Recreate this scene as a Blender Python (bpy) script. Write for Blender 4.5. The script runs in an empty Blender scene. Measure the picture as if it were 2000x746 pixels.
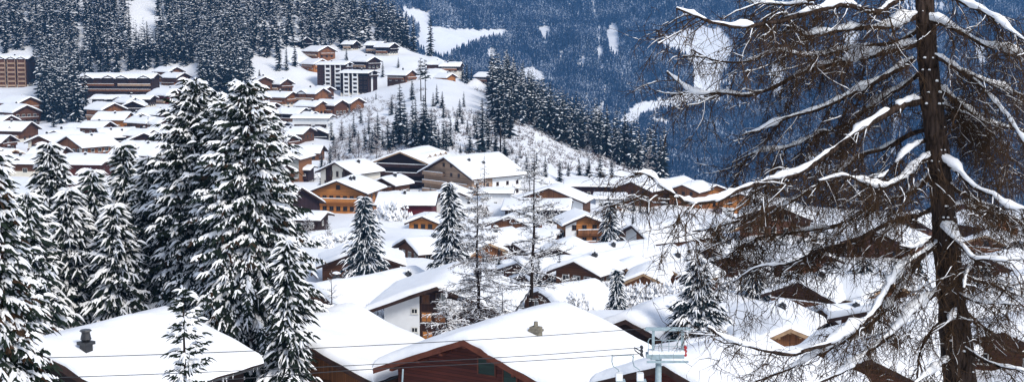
import bpy, math, random
import numpy as np
from mathutils import Vector, Matrix, Euler

# ---------------------------------------------------------------- camera, world, sun, exposure
SC = bpy.context.scene
COL = SC.collection
FPX = 2747.0                      # focal length in pixels of the 2000 px wide photograph
PITCH = math.atan(323.0 / FPX)
cam_data = bpy.data.cameras.new("camera")
cam = bpy.data.objects.new("camera", cam_data)
COL.objects.link(cam)
cam_data.sensor_width = 36.0
cam_data.lens = 36.0 * FPX / 2000.0
cam_data.clip_start = 0.5
cam_data.clip_end = 12000.0
cam.location = (0, 0, 0)
cam.rotation_euler = (math.pi / 2 - PITCH, 0, 0)
SC.camera = cam

SUN_EL, SUN_AZ = math.radians(40), math.radians(142)   # azimuth clockwise from +Y: behind the camera, to the right
world = bpy.data.worlds.new("World")
SC.world = world
world.use_nodes = True
wn = world.node_tree.nodes; wl = world.node_tree.links
wn.clear()
sky = wn.new("ShaderNodeTexSky"); sky.sky_type = 'NISHITA'; sky.sun_disc = False
sky.sun_elevation = SUN_EL; sky.sun_rotation = SUN_AZ; sky.air_density = 1.0; sky.dust_density = 2.0; sky.altitude = 1500
bgn = wn.new("ShaderNodeBackground"); bgn.inputs[1].default_value = 0.15
won = wn.new("ShaderNodeOutputWorld")
hs = wn.new('ShaderNodeHueSaturation'); hs.inputs['Saturation'].default_value = 0.62
wl.new(sky.outputs[0], hs.inputs['Color']); wl.new(hs.outputs[0], bgn.inputs[0]); wl.new(bgn.outputs[0], won.inputs[0])
sun_data = bpy.data.lights.new("sun", 'SUN'); sun_data.energy = 2.0; sun_data.angle = math.radians(16)
sun_data.color = (1.0, 0.94, 0.86)
sun = bpy.data.objects.new("sun", sun_data); COL.objects.link(sun)
sd = Vector((math.sin(SUN_AZ) * math.cos(SUN_EL), math.cos(SUN_AZ) * math.cos(SUN_EL), math.sin(SUN_EL)))
sun.rotation_euler = sd.to_track_quat('Z', 'Y').to_euler()
sun.location = (0, 0, 300)
SC.view_settings.view_transform = 'Standard'; SC.view_settings.look = 'None'
SC.view_settings.exposure = 0.62; SC.view_settings.gamma = 1.0
SC.cycles.max_bounces = 6; SC.cycles.diffuse_bounces = 3; SC.cycles.transparent_max_bounces = 4
SC.cycles.volume_bounces = 0
SC.render.film_transparent = False

def P(px, py, D):
    """world point at forward distance D that the photograph shows at (px, py)"""
    a = PITCH + math.atan((py - 373.0) / FPX)
    # camera depth for that point
    z = -math.tan(a) * D
    dep = D * math.cos(PITCH) - z * math.sin(PITCH)
    return Vector(((px - 1000.0) / FPX * dep, D, z))
def proj(x, y, z):
    dep = y * math.cos(PITCH) - z * math.sin(PITCH)
    up = y * math.sin(PITCH) + z * math.cos(PITCH)
    return 1000 + FPX * x / dep, 373 - FPX * up / dep

# ---------------------------------------------------------------- materials
def mat(name, col, rough=0.8, build=None, spec=0.3):
    m = bpy.data.materials.new(name); m.use_nodes = True
    nt = m.node_tree; b = nt.nodes["Principled BSDF"]
    b.inputs["Base Color"].default_value = (*col, 1); b.inputs["Roughness"].default_value = rough
    b.inputs["Specular IOR Level"].default_value = spec
    if build: build(nt, b, col)
    return m
def N(nt, t, **k):
    n = nt.nodes.new(t)
    for a, v in k.items(): setattr(n, a, v)
    return n
def ramp(nt, src, stops):
    r = N(nt, "ShaderNodeValToRGB"); nt.links.new(src, r.inputs[0])
    e = r.color_ramp.elements
    e[0].position, e[0].color = stops[0][0], (*stops[0][1], 1)
    e[1].position, e[1].color = stops[-1][0], (*stops[-1][1], 1)
    for p, c in stops[1:-1]:
        x = e.new(p); x.color = (*c, 1)
    return r.outputs[0]
def coords(nt, scale=(1, 1, 1)):
    tc = N(nt, "ShaderNodeTexCoord"); mp = N(nt, "ShaderNodeMapping")
    mp.inputs["Scale"].default_value = scale
    nt.links.new(tc.outputs["Object"], mp.inputs[0]); return mp.outputs[0]
def noise(nt, vec, sc, det=4, rough=0.6):
    n = N(nt, "ShaderNodeTexNoise"); n.inputs["Scale"].default_value = sc; n.inputs["Detail"].default_value = det
    n.inputs["Roughness"].default_value = rough
    nt.links.new(vec, n.inputs["Vector"]); return n.outputs[0]
def mul(c, k): return tuple(min(1, x * k) for x in c)
def bump(nt, b, h, s, dist):
    n = N(nt, "ShaderNodeBump"); n.inputs["Strength"].default_value = s; n.inputs["Distance"].default_value = dist
    nt.links.new(h, n.inputs["Height"]); nt.links.new(n.outputs[0], b.inputs["Normal"])
def b_snow(sc, dist, st=0.5):
    def f(nt, b, col):
        v = coords(nt); n1 = noise(nt, v, sc, 7, 0.62)
        c = ramp(nt, n1, [(0.3, mul(col, 0.93)), (0.7, col)])
        nt.links.new(c, b.inputs["Base Color"]); bump(nt, b, n1, st, dist)
    return f
def b_planks(along=2, width=0.18, stretch=14):
    def f(nt, b, col):
        sc = [1, 1, 1]
        v = coords(nt)
        sep = N(nt, "ShaderNodeSeparateXYZ"); nt.links.new(v, sep.inputs[0])
        m1 = N(nt, "ShaderNodeMath", operation='DIVIDE'); m1.inputs[1].default_value = width
        nt.links.new(sep.outputs[along], m1.inputs[0])
        fr = N(nt, "ShaderNodeMath", operation='FRACT'); nt.links.new(m1.outputs[0], fr.inputs[0])
        fl = N(nt, "ShaderNodeMath", operation='FLOOR'); nt.links.new(m1.outputs[0], fl.inputs[0])
        wn_ = N(nt, "ShaderNodeTexWhiteNoise", noise_dimensions='1D'); nt.links.new(fl.outputs[0], wn_.inputs["W"])
        # grain stretched across the boards
        s2 = [2.0, 2.0, 2.0]; s2[along] = 30.0
        g = noise(nt, coords(nt, tuple(s2)), 1.0, 4)
        big = noise(nt, coords(nt), 0.35, 3)
        oi = N(nt, "ShaderNodeObjectInfo")
        a1 = N(nt, "ShaderNodeMath", operation='MULTIPLY_ADD'); a1.inputs[1].default_value = 0.35; a1.inputs[2].default_value = 0.0
        nt.links.new(wn_.outputs[0], a1.inputs[0])
        a2 = N(nt, "ShaderNodeMath", operation='MULTIPLY_ADD'); a2.inputs[1].default_value = 0.5
        nt.links.new(g, a2.inputs[0]); nt.links.new(a1.outputs[0], a2.inputs[2])
        a3 = N(nt, "ShaderNodeMath", operation='MULTIPLY_ADD'); a3.inputs[1].default_value = 0.5
        nt.links.new(big, a3.inputs[0]); nt.links.new(a2.outputs[0], a3.inputs[2])
        c = ramp(nt, a3.outputs[0], [(0.3, mul(col, 0.45)), (0.62, col), (0.95, mul(col, 1.55))])
        gap = N(nt, "ShaderNodeMath", operation='GREATER_THAN'); gap.inputs[1].default_value = 0.1
        nt.links.new(fr.outputs[0], gap.inputs[0])
        mx = N(nt, "ShaderNodeMix", data_type='RGBA'); mx.inputs[6].default_value = (*mul(col, 0.2), 1)
        nt.links.new(gap.outputs[0], mx.inputs[0]); nt.links.new(c, mx.inputs[7])
        nt.links.new(mx.outputs[2], b.inputs["Base Color"])
        bump(nt, b, gap.outputs[0], 0.4, 0.01)
    return f
def b_mottle(sc, lo=0.6, hi=1.25, dist=0.02):
    def f(nt, b, col):
        v = coords(nt); n1 = noise(nt, v, sc, 5)
        c = ramp(nt, n1, [(0.3, mul(col, lo)), (0.7, mul(col, hi))])
        nt.links.new(c, b.inputs["Base Color"]); bump(nt, b, n1, 0.5, dist)
    return f
def b_bark(nt, b, col):
    v = coords(nt, (9, 9, 1.6)); n1 = noise(nt, v, 1.0, 7, 0.7)
    vo = N(nt, "ShaderNodeTexVoronoi", feature='DISTANCE_TO_EDGE'); vo.inputs["Scale"].default_value = 1.4
    nt.links.new(v, vo.inputs["Vector"])
    ad = N(nt, "ShaderNodeMath", operation='MULTIPLY_ADD'); ad.inputs[1].default_value = 0.9
    nt.links.new(vo.outputs[0], ad.inputs[0]); nt.links.new(n1, ad.inputs[2])
    c = ramp(nt, ad.outputs[0], [(0.42, mul(col, 0.2)), (0.6, col), (0.95, mul(col, 1.9))])
    nt.links.new(c, b.inputs["Base Color"]); bump(nt, b, ad.outputs[0], 1.0, 0.05)
def b_needle(nt, b, col):
    oi = N(nt, "ShaderNodeObjectInfo"); v = coords(nt); n1 = noise(nt, v, 1.2, 3)
    ad = N(nt, "ShaderNodeMath", operation='MULTIPLY_ADD'); ad.inputs[1].default_value = 0.35
    nt.links.new(oi.outputs["Random"], ad.inputs[0]); nt.links.new(n1, ad.inputs[2])
    c = ramp(nt, ad.outputs[0], [(0.35, mul(col, 0.55)), (0.9, mul(col, 1.6))])
    nt.links.new(c, b.inputs["Base Color"])

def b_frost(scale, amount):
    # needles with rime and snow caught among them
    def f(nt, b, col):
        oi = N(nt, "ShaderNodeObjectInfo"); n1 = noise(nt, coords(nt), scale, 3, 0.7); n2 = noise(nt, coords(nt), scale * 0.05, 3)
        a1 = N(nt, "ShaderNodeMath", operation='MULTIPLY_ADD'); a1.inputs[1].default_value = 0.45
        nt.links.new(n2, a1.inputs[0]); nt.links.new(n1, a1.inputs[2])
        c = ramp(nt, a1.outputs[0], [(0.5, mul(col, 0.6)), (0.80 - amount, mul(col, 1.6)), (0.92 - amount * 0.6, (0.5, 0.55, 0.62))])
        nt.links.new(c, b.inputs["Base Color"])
    return f
M = {}
M['snow'] = mat('snow', (0.88, 0.89, 0.905), 0.6, b_snow(0.8, 0.22, 0.5), 0.2)
M['snow_tree'] = mat('tree_snow', (0.88, 0.89, 0.905), 0.6, b_snow(6, 0.03, 0.4), 0.2)
M['snow_far'] = mat('mountain_snow', (0.86, 0.88, 0.91), 0.7, b_snow(0.03, 3.0, 0.8), 0.1)
M['needle'] = mat('spruce_needles', (0.008, 0.014, 0.009), 0.75, b_needle, 0.15)
M['needle_brown'] = mat('dry_needles', (0.026, 0.014, 0.007), 0.8, b_needle, 0.15)
M['needle_blue'] = mat('blue_spruce_needles', (0.006, 0.014, 0.019), 0.75, b_needle, 0.15)
M['needle_hazed'] = mat('haze_tinted_needles', (0.003, 0.013, 0.034), 0.8, b_frost(0.35, 0.035), 0.1)  # blue of the distant air is mixed into this needle colour
M['bark'] = mat('bark', (0.04, 0.027, 0.021), 0.9, b_bark, 0.1)
M['bark_small'] = mat('branch_bark', (0.026, 0.018, 0.014), 0.9, b_mottle(8), 0.1)
M['twig'] = mat('larch_twig', (0.042, 0.025, 0.014), 0.85, b_mottle(3, 0.5, 1.5), 0.1)
M['twig_red'] = mat('bare_shrub_twig', (0.11, 0.065, 0.055), 0.85, b_mottle(3, 0.5, 1.5), 0.1)
M['twig_pale'] = mat('bare_larch_twig', (0.075, 0.048, 0.032), 0.85, b_mottle(3, 0.5, 1.5), 0.1)
M['brown'] = mat('brown_boards', (0.095, 0.040, 0.020), 0.8, b_planks(), 0.2)
M['redbrown'] = mat('red_brown_boards', (0.062, 0.014, 0.008), 0.75, b_planks(2, 0.22), 0.25)
M['dark'] = mat('dark_boards', (0.018, 0.01, 0.009), 0.8, b_planks(), 0.2)
M['choc'] = mat('chocolate_boards', (0.03, 0.014, 0.011), 0.8, b_planks(0, 0.16), 0.2)
M['orange'] = mat('honey_boards', (0.38, 0.15, 0.038), 0.7, b_planks(2, 0.25), 0.25)
M['amber'] = mat('amber_boards', (0.19, 0.078, 0.03), 0.7, b_planks(0, 0.2), 0.25)
M['tan'] = mat('tan_boards', (0.32, 0.215, 0.145), 0.8, b_planks(2, 0.3), 0.2)
M['crimson'] = mat('crimson_boards', (0.095, 0.012, 0.016), 0.7, b_planks(2, 0.2), 0.2)
M['plum'] = mat('plum_boards', (0.026, 0.013, 0.016), 0.8, b_planks(0, 0.2), 0.2)
M['cream'] = mat('cream_plaster', (0.62, 0.58, 0.50), 0.9, b_mottle(0.6, 0.9, 1.05), 0.1)
M['white'] = mat('white_plaster', (0.74, 0.75, 0.75), 0.9, b_mottle(0.5, 0.92, 1.04), 0.1)
M['grey'] = mat('grey_plaster', (0.3, 0.3, 0.28), 0.9, b_mottle(0.5, 0.85, 1.1), 0.1)
M['stone'] = mat('stone_masonry', (0.2, 0.18, 0.14), 0.9, b_mottle(4, 0.5, 1.3), 0.1)
M['fascia'] = mat('roof_boards', (0.038, 0.02, 0.015), 0.8, b_mottle(2, 0.6, 1.4), 0.2)
M['fascia_light'] = mat('light_roof_boards', (0.30, 0.20, 0.12), 0.8, b_mottle(2, 0.7, 1.3), 0.2)
M['fascia_red'] = mat('red_roof_boards', (0.1, 0.03, 0.017), 0.7, b_mottle(2, 0.7, 1.3), 0.2)
M['glass'] = mat('window_glass', (0.008, 0.010, 0.013), 0.25, None, 0.3)
M['frame_white'] = mat('white_window_wood', (0.65, 0.64, 0.6), 0.6, b_mottle(3, 0.9, 1.05))
M['frame_brown'] = mat('brown_window_wood', (0.10, 0.05, 0.03), 0.6, b_mottle(3, 0.7, 1.2))
M['shutter_green'] = mat('green_shutter_paint', (0.010, 0.030, 0.022), 0.6, b_planks(2, 0.1))
M['shutter_tan'] = mat('tan_curtain', (0.15, 0.062, 0.028), 0.8, b_mottle(3, 0.7, 1.2))
M['metal'] = mat('dark_metal', (0.018, 0.019, 0.022), 0.5, b_mottle(5, 0.7, 1.3), 0.5)
M['gutter'] = mat('gutter_metal', (0.04, 0.04, 0.04), 0.4, b_mottle(5, 0.7, 1.3), 0.5)
M['pylon'] = mat('pale_blue_paint', (0.27, 0.35, 0.38), 0.5, b_mottle(4, 0.75, 1.15), 0.4)
M['redpaint'] = mat('red_paint', (0.35, 0.02, 0.02), 0.5, b_mottle(4, 0.8, 1.1), 0.4)
M['banner'] = mat('blue_cloth', (0.06, 0.30, 0.65), 0.8, b_mottle(2, 0.7, 1.4), 0.2)
M['cable'] = mat('steel_cable', (0.02, 0.022, 0.026), 0.6, None, 0.4)

# ---------------------------------------------------------------- mesh helpers
class Acc:
    """collects quads and triangles, then links them as one mesh object"""
    def __init__(s): s.v = []; s.q = []; s.t = []; s.qm = []; s.tm = []; s.n = 0
    def add(s, v, q=None, t=None, m=0):
        v = np.asarray(v, float).reshape(-1, 3); s.v.append(v)
        if q is not None and len(q):
            q = np.asarray(q, int).reshape(-1, 4) + s.n; s.q.append(q); s.qm.append(np.full(len(q), m))
        if t is not None and len(t):
            t = np.asarray(t, int).reshape(-1, 3) + s.n; s.t.append(t); s.tm.append(np.full(len(t), m))
        s.n += len(v); return s
    def box(s, x0, x1, y0, y1, z0, z1, m=0):
        v = [(x0,y0,z0),(x1,y0,z0),(x1,y1,z0),(x0,y1,z0),(x0,y0,z1),(x1,y0,z1),(x1,y1,z1),(x0,y1,z1)]
        return s.add(v, [(3,2,1,0),(4,5,6,7),(0,1,5,4),(1,2,6,5),(2,3,7,6),(3,0,4,7)], m=m)
    def tube(s, pts, rad, sides=6, m=0, sq=1.0, cap=False):
        v, q = tube(pts, rad, sides, sq); return s.add(v, q, m=m)
    def mesh(s, name, mats, smooth=False):
        me = bpy.data.meshes.new(name)
        V = np.concatenate(s.v) if s.v else np.zeros((0, 3))
        Q = np.concatenate(s.q) if s.q else np.zeros((0, 4), int)
        T = np.concatenate(s.t) if s.t else np.zeros((0, 3), int)
        mi = np.concatenate([*s.qm, *s.tm]) if (s.qm or s.tm) else np.zeros(0)
        me.vertices.add(len(V)); me.vertices.foreach_set("co", V.astype(np.float32).ravel())
        li = np.concatenate([Q.ravel(), T.ravel()]).astype(np.int32)
        me.loops.add(len(li)); me.loops.foreach_set("vertex_index", li)
        st = np.concatenate([np.arange(len(Q)) * 4, len(Q) * 4 + np.arange(len(T)) * 3]).astype(np.int32)
        me.polygons.add(len(st)); me.polygons.foreach_set("loop_start", st)
        me.polygons.foreach_set("material_index", mi.astype(np.int32))
        me.polygons.foreach_set("use_smooth", np.full(len(st), smooth))
        for k in mats: me.materials.append(M[k])
        me.update(calc_edges=True); me.validate()
        return me
    def build(s, name, mats, parent=None, smooth=False):
        return link(name, s.mesh(name, mats, smooth), parent)
def link(name, me, parent=None):
    o = bpy.data.objects.new(name, me); COL.objects.link(o)
    if parent: o.parent = parent
    return o
def tag(o, label=None, cat=None, group=None, kind=None):
    if label: o["label"] = label
    if cat: o["category"] = cat
    if group: o["group"] = group
    if kind: o["kind"] = kind
    return o
def empty(name, loc, rz=0):
    o = bpy.data.objects.new(name, None); COL.objects.link(o); o.location = loc; o.rotation_euler = (0, 0, rz)
    o.empty_display_size = 0.5
    return o
def tube(pts, rad, sides=6, sq=1.0):
    pts = np.asarray(pts, float); n = len(pts); rad = np.broadcast_to(np.asarray(rad, float), (n,))
    d = np.gradient(pts, axis=0); d /= np.linalg.norm(d, axis=1)[:, None] + 1e-9
    ref = np.where(np.abs(d[:, 2:3]) > 0.9, np.array([[0, 1.0, 0]]), np.array([[0, 0, 1.0]]))
    a = np.cross(d, ref); a /= np.linalg.norm(a, axis=1)[:, None] + 1e-9
    b = np.cross(a, d)
    th = np.arange(sides) / sides * 2 * math.pi
    v = pts[:, None] + rad[:, None, None] * (np.cos(th)[None, :, None] * a[:, None] + sq * np.sin(th)[None, :, None] * b[:, None])
    q = []
    for i in range(n - 1):
        for j in range(sides):
            k = (j + 1) % sides
            q.append((i*sides+j, i*sides+k, (i+1)*sides+k, (i+1)*sides+j))
    v = v.reshape(-1, 3)
    # end caps as fans of quads folded onto a centre point
    c0, c1 = len(v), len(v) + 1
    v = np.concatenate([v, pts[:1], pts[-1:]])
    for j in range(0, sides - sides % 2, 2):
        q.append((c0, (j+2) % sides, (j+1) % sides, j)); o = (n-1)*sides
        q.append((c1, o+j, o+(j+1) % sides, o+(j+2) % sides))
    return v, np.array(q)
def smoothline(pts, n):
    """Catmull-Rom resampling of a polyline to n points"""
    p = np.asarray(pts, float)
    if len(p) < 3:
        t = np.linspace(0, 1, n)[:, None]; return p[0] * (1 - t) + p[-1] * t
    e = np.concatenate([[2*p[0]-p[1]], p, [2*p[-1]-p[-2]]])
    L = np.concatenate([[0], np.cumsum(np.linalg.norm(np.diff(p, axis=0), axis=1))]); out = []
    for s in np.linspace(0, L[-1], n):
        i = min(max(np.searchsorted(L, s) - 1, 0), len(p) - 2); t = (s - L[i]) / (L[i+1] - L[i] + 1e-9)
        a, b, c, d = e[i:i+4]
        out.append(0.5 * ((2*b) + (-a+c)*t + (2*a-5*b+4*c-d)*t*t + (-a+3*b-3*c+d)*t**3))
    return np.array(out)
def unit(a): return a / (np.linalg.norm(a, axis=-1, keepdims=True) + 1e-9)
def strips(O, D, L, W, n, rng, lift=0.0, fall=0.6, sag=0.25, jit=0.35):
    """many tent-shaped sprays at once: needles hanging from a twig, or the snow lying on it"""
    N_ = len(O); D = unit(D); up = np.array([0, 0, 1.0])
    side = unit(np.cross(D, up) + 1e-6)
    t = np.linspace(0, 1, n + 1)
    wp = np.clip(np.sin(math.pi * np.clip(t * 0.83 + 0.14, 0, 1)), 0.05, 1); wp[-1] = 0.12
    V = np.zeros((N_, n + 1, 3, 3))
    L = np.broadcast_to(L, (N_,)); W = np.broadcast_to(W, (N_,)); lift = np.broadcast_to(lift, (N_,))
    for jx, j in enumerate((-1, 0, 1)):
        w = W[:, None] * wp[None] * (1 + jit * rng.uniform(-1, 1, (N_, n + 1)))
        tj = t[None] + (0 if j == 0 else 1) * rng.uniform(-0.5, 0.5, (N_, n + 1)) / n * (jit > 0)
        pos = O[:, None] + D[:, None] * (L[:, None] * tj)[:, :, None] + side[:, None] * (j * w)[:, :, None]
        zz = lift[:, None] * (wp[None] * (1.0 if j == 0 else 0.25)) - abs(j) * fall * w - sag * L[:, None] * tj**2
        V[:, :, jx] = pos + up * zz[:, :, None]
    base = (np.arange(N_) * (n + 1) * 3)[:, None]
    q = []
    for i in range(n):
        for j in (0, 1):
            q.append([i*3+j, i*3+j+1, (i+1)*3+j+1, (i+1)*3+j])
    q = (np.array(q)[None] + base[:, :, None]).reshape(-1, 4)
    return V.reshape(-1, 3), q
def twigs(P0, D0, L, r, n, rng, curl=0.35, grav=0.5):
    """many thin three-sided twigs at once; returns verts, quads and the points along them"""
    N_ = len(P0); pos = P0.copy(); d = unit(D0.copy()); L = np.broadcast_to(L, (N_,)); r = np.broadcast_to(r, (N_,))
    rings = []; ctr = []
    for i in range(n + 1):
        a = unit(np.cross(d, np.array([0.3, 0.9, 0.2]))); b = np.cross(a, d); rr = r * (1 - 0.75 * i / n)
        rings.append(np.stack([pos + rr[:, None] * (math.cos(th) * a + math.sin(th) * b) for th in (0, 2.094, 4.189)], 1)); ctr.append(pos.copy())
        d = unit(d + rng.normal(0, curl, (N_, 3)) + np.array([0, 0, -grav / n]))
        pos = pos + d * (L / n)[:, None]
    V = np.stack(rings, 1)
    base = (np.arange(N_) * (n + 1) * 3)[:, None, None]
    q = np.array([[i*3+j, i*3+(j+1) % 3, (i+1)*3+(j+1) % 3, (i+1)*3+j] for i in range(n) for j in range(3)])
    return V.reshape(-1, 3), (q[None] + base).reshape(-1, 4), np.stack(ctr, 1)
def wave_noise(seed, n=6, k0=1.0):
    r = np.random.default_rng(seed)
    ks = [(r.normal(0, k0 * 1.5**i), r.normal(0, k0 * 1.5**i), r.uniform(0, 6.28), 0.62**i) for i in range(n)]
    return lambda x, y: sum(a * np.sin(kx * x + ky * y + p) for kx, ky, p, a in ks)
# ---------------------------------------------------------------- terrain
# ground height by column (pixel bearing) and forward distance
Z_NEAR = [(-200, 14), (-60, 6), (0, -3), (27, -11), (60, -21), (85, -25.5), (110, -28.5), (140, -31.5), (170, -34.5), (220, -39), (260, -41.5), (320, -44.5), (370, -46)]
COLS = {
 -900: [(430,-46),(500,-46),(570,-45),(640,-41),(740,-33),(820,-27),(900,-5),(1000,35),(1200,125),(1450,230),(1700,250)],
 0:   [(430,-46),(500,-46),(570,-46),(640,-43),(740,-35.5),(820,-33),(900,-12),(1000,30),(1200,120),(1450,225),(1700,240)],
 400: [(430,-47),(500,-46),(570,-45),(640,-40),(740,-31),(800,-26),(900,0),(1000,35),(1200,125),(1450,220),(1700,200)],
 560: [(430,-48),(500,-48),(570,-47),(660,-41),(700,-39),(800,-32),(850,-20),(900,-6),(960,14),(1060,48),(1200,105),(1450,150),(1700,60)],
 640: [(430,-48),(500,-48),(570,-47),(660,-41),(700,-39),(800,-35),(850,-25),(900,-14),(960,2),(1060,30),(1150,40),(1450,20),(1700,-100)],
 740: [(430,-47),(500,-44),(570,-42),(660,-38),(720,-36),(790,-33),(850,-24),(900,-14),(950,0),(1000,2),(1100,-25),(1300,-120),(1700,-300)],
 850: [(400,-46.5),(460,-44),(560,-37),(650,-33),(760,-30),(820,-25),(880,-21),(930,-24),(1000,-45),(1200,-130),(1700,-330)],
 1000:[(400,-47),(460,-46),(560,-42),(650,-38),(740,-38),(790,-43),(850,-65),(1000,-140),(1300,-280),(1700,-370)],
 1150:[(220,-40.5),(260,-44.5),(290,-47),(330,-48.5),(370,-49),(420,-49.5),(520,-51),(620,-52),(670,-57),(750,-85),(900,-160),(1300,-330),(1700,-375)],
 1250:[(220,-40.5),(260,-45),(290,-48),(330,-50),(370,-52),(430,-54),(480,-55),(560,-57),(620,-64),(750,-105),(900,-175),(1300,-340),(1700,-375)],
 1400:[(220,-40.5),(260,-45),(290,-48),(330,-50.5),(370,-53),(430,-56),(500,-61),(600,-84),(750,-140),(900,-200),(1300,-350),(1700,-378)],
 2000:[(260,-44),(320,-50),(400,-54),(440,-58),(500,-72),(600,-105),(750,-160),(900,-220),(1300,-355),(1700,-378)],
 3200:[(400,-52),(440,-57),(500,-72),(600,-105),(750,-160),(900,-220),(1300,-355),(1700,-378)]}
ckeys = sorted(COLS)
Dgrid = np.concatenate([np.arange(-200, 500, 5), np.arange(500, 1701, 10)])
TAB = np.array([np.interp(Dgrid, *zip(*([p for p in Z_NEAR if p[0] < COLS[k][0][0]] + COLS[k]))) for k in ckeys])
ker = np.hanning(7); ker /= ker.sum()
TAB = np.array([np.convolve(np.pad(r, 3, mode='edge'), ker, 'valid') for r in TAB])
gn3 = wave_noise(6, 5, 0.16)
gn1, gn2, mn1, mn2 = wave_noise(3, 6, 0.012), wave_noise(4, 6, 0.05), wave_noise(8, 7, 0.0035), wave_noise(9, 6, 0.02)
MT = [(0, -380), (2250, -380), (2450, -350), (3000, -110), (3400, 60), (3800, 260), (4600, 640)]
def base_z(x, y):
    x = np.asarray(x, float); y = np.asarray(y, float)
    px = np.clip(1000 + FPX * x / np.maximum(y, 60), ckeys[0], ckeys[-1])
    yi = np.clip(y, -200, 1700)
    i = np.clip(np.searchsorted(ckeys, px) - 1, 0, len(ckeys) - 2); ka = np.array(ckeys, float)
    t = np.clip((px - ka[i]) / (ka[i+1] - ka[i]), 0, 1); t = t * t * (3 - 2 * t)
    j = np.clip(np.searchsorted(Dgrid, yi) - 1, 0, len(Dgrid) - 2); u = (yi - Dgrid[j]) / (Dgrid[j+1] - Dgrid[j])
    z = (TAB[i, j] * (1-u) + TAB[i, j+1] * u) * (1-t) + (TAB[i+1, j] * (1-u) + TAB[i+1, j+1] * u) * t
    z = z + gn2(x, y) * 0.45 + gn3(x, y) * 0.22 + gn1(x, y) * 1.2 * np.clip((y - 450) / 400, 0, 3)
    mz = np.interp(y + 0.10 * np.abs(x - 500), *zip(*MT)) + (mn1(x, y) * 42 + mn2(x, y) * 7) * np.clip((y - 2200) / 500, 0, 1)
    w = np.clip((y - 1650) / 500, 0, 1)
    return np.where(y < 1650, z, np.where(w < 1, z * (1-w) + mz * w, mz))
FIX = []          # house footings: x, y, z of the ground there, radius
def ground_z(x, y):
    z = base_z(x, y)
    if not FIX: return z
    F = np.array(FIX); x = np.asarray(x, float); y = np.asarray(y, float)
    sh = np.broadcast(x, y).shape; X = np.broadcast_to(x, sh).ravel(); Y = np.broadcast_to(y, sh).ravel(); Z = np.array(np.broadcast_to(z, sh)).ravel()
    near = np.where((Y > 20) & (Y < 1100))[0]
    if len(near):
        num = np.zeros(len(near)); den = np.full(len(near), 1e-12); mx = np.zeros(len(near))
        for fx, fy, fd, fr in F:
            w = np.exp(-((X[near]-fx)**2 + (Y[near]-fy)**2) / (2 * fr * fr)); w4 = w**4; num += w4 * fd; den += w4; mx = np.maximum(mx, w)
        Z[near] += num / den * np.clip(mx * 1.25, 0, 1)
    return Z.reshape(sh)
def hit(px, py, d0=60, d1=1300):
    for D in np.arange(d0, d1, 4.0):
        p = P(px, py, D)
        if p.z <= float(ground_z(p.x, p.y)): return D
    return d1

# ---------------------------------------------------------------- houses
WCACHE = {}
def window_mesh(w, h, frame='frame_white', pane='glass', near=False):
    k = (round(w, 2), round(h, 2), frame, pane)
    if k not in WCACHE:
        a = Acc(); b = 0.09
        for x0, x1, z0, z1 in ((-w/2, w/2, 0, b), (-w/2, w/2, h-b, h), (-w/2, -w/2+b, b, h-b), (w/2-b, w/2, b, h-b), (-0.03, 0.03, b, h-b)):
            a.box(x0, x1, -0.07, 0.01, z0, z1, 0)
        a.box(-w/2-0.08, w/2+0.08, -0.13, 0.01, -0.07, -0.005, 0)
        f = a.mesh('window', [frame])
        g = Acc().box(-w/2+b+0.003, w/2-b-0.003, -0.045, -0.005, b+0.003, h-b-0.003, 0).mesh('pane', [pane])
        WCACHE[k] = (f, g)
    return WCACHE[k]
def add_window(root, x, y, z, rz, w, h, frame, pane):
    f, g = window_mesh(w, h, frame, pane)
    o = link('window', f, root); o.location = (x, y, z); o.rotation_euler = (0, 0, rz)
    link('pane', g, o)
def snow_slab(hw, y0, y1, zr, tanp, t, seed, r=0.45, step=0.8, ridge=0.5):
    """rounded blanket of snow lying on a gable roof"""
    def axis(a, b):
        e = [0, 0.05, 0.14, 0.28, 0.42]; n = max(2, int((b - a - 0.84) / step))
        return np.array([a + k for k in e] + list(np.linspace(a + 0.42, b - 0.42, n + 1)[1:-1]) + [b - k for k in reversed(e)])
    U, V_ = np.meshgrid(axis(-hw, hw), axis(y0, y1), indexing='ij')
    d = np.minimum(np.minimum(U + hw, hw - U), np.minimum(V_ - y0, y1 - V_))
    nf = wave_noise(seed, 5, 0.5); n2 = wave_noise(seed + 7, 5, 2.2)
    edge = np.clip(1 - d / 0.3, 0, 1)
    Uo = U + np.sign(U) * edge * 0.07 * n2(V_, U * 0.3); Vo = V_ + np.where(V_ < (y0 + y1) / 2, -1, 1) * edge * 0.06 * n2(U, V_ * 0.3)
    prof = np.sqrt(1 - (1 - np.clip(d / r, 0, 1))**2)
    th = t * prof * (1 + 0.15 * nf(U, V_) + 0.05 * n2(U, V_)) + 0.03
    bend = 0.16 * (1 - np.clip(d / 0.3, 0, 1))
    Z = zr - tanp * (np.sqrt(U * U + ridge * ridge) - ridge * 0.55) + th - bend * 0.5
    nu, nv = U.shape
    v = np.stack([Uo, Vo, Z], -1).reshape(-1, 3)
    idx = np.arange(nu * nv).reshape(nu, nv)
    q = np.stack([idx[:-1, :-1], idx[1:, :-1], idx[1:, 1:], idx[:-1, 1:]], -1).reshape(-1, 4)
    return v, q
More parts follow.
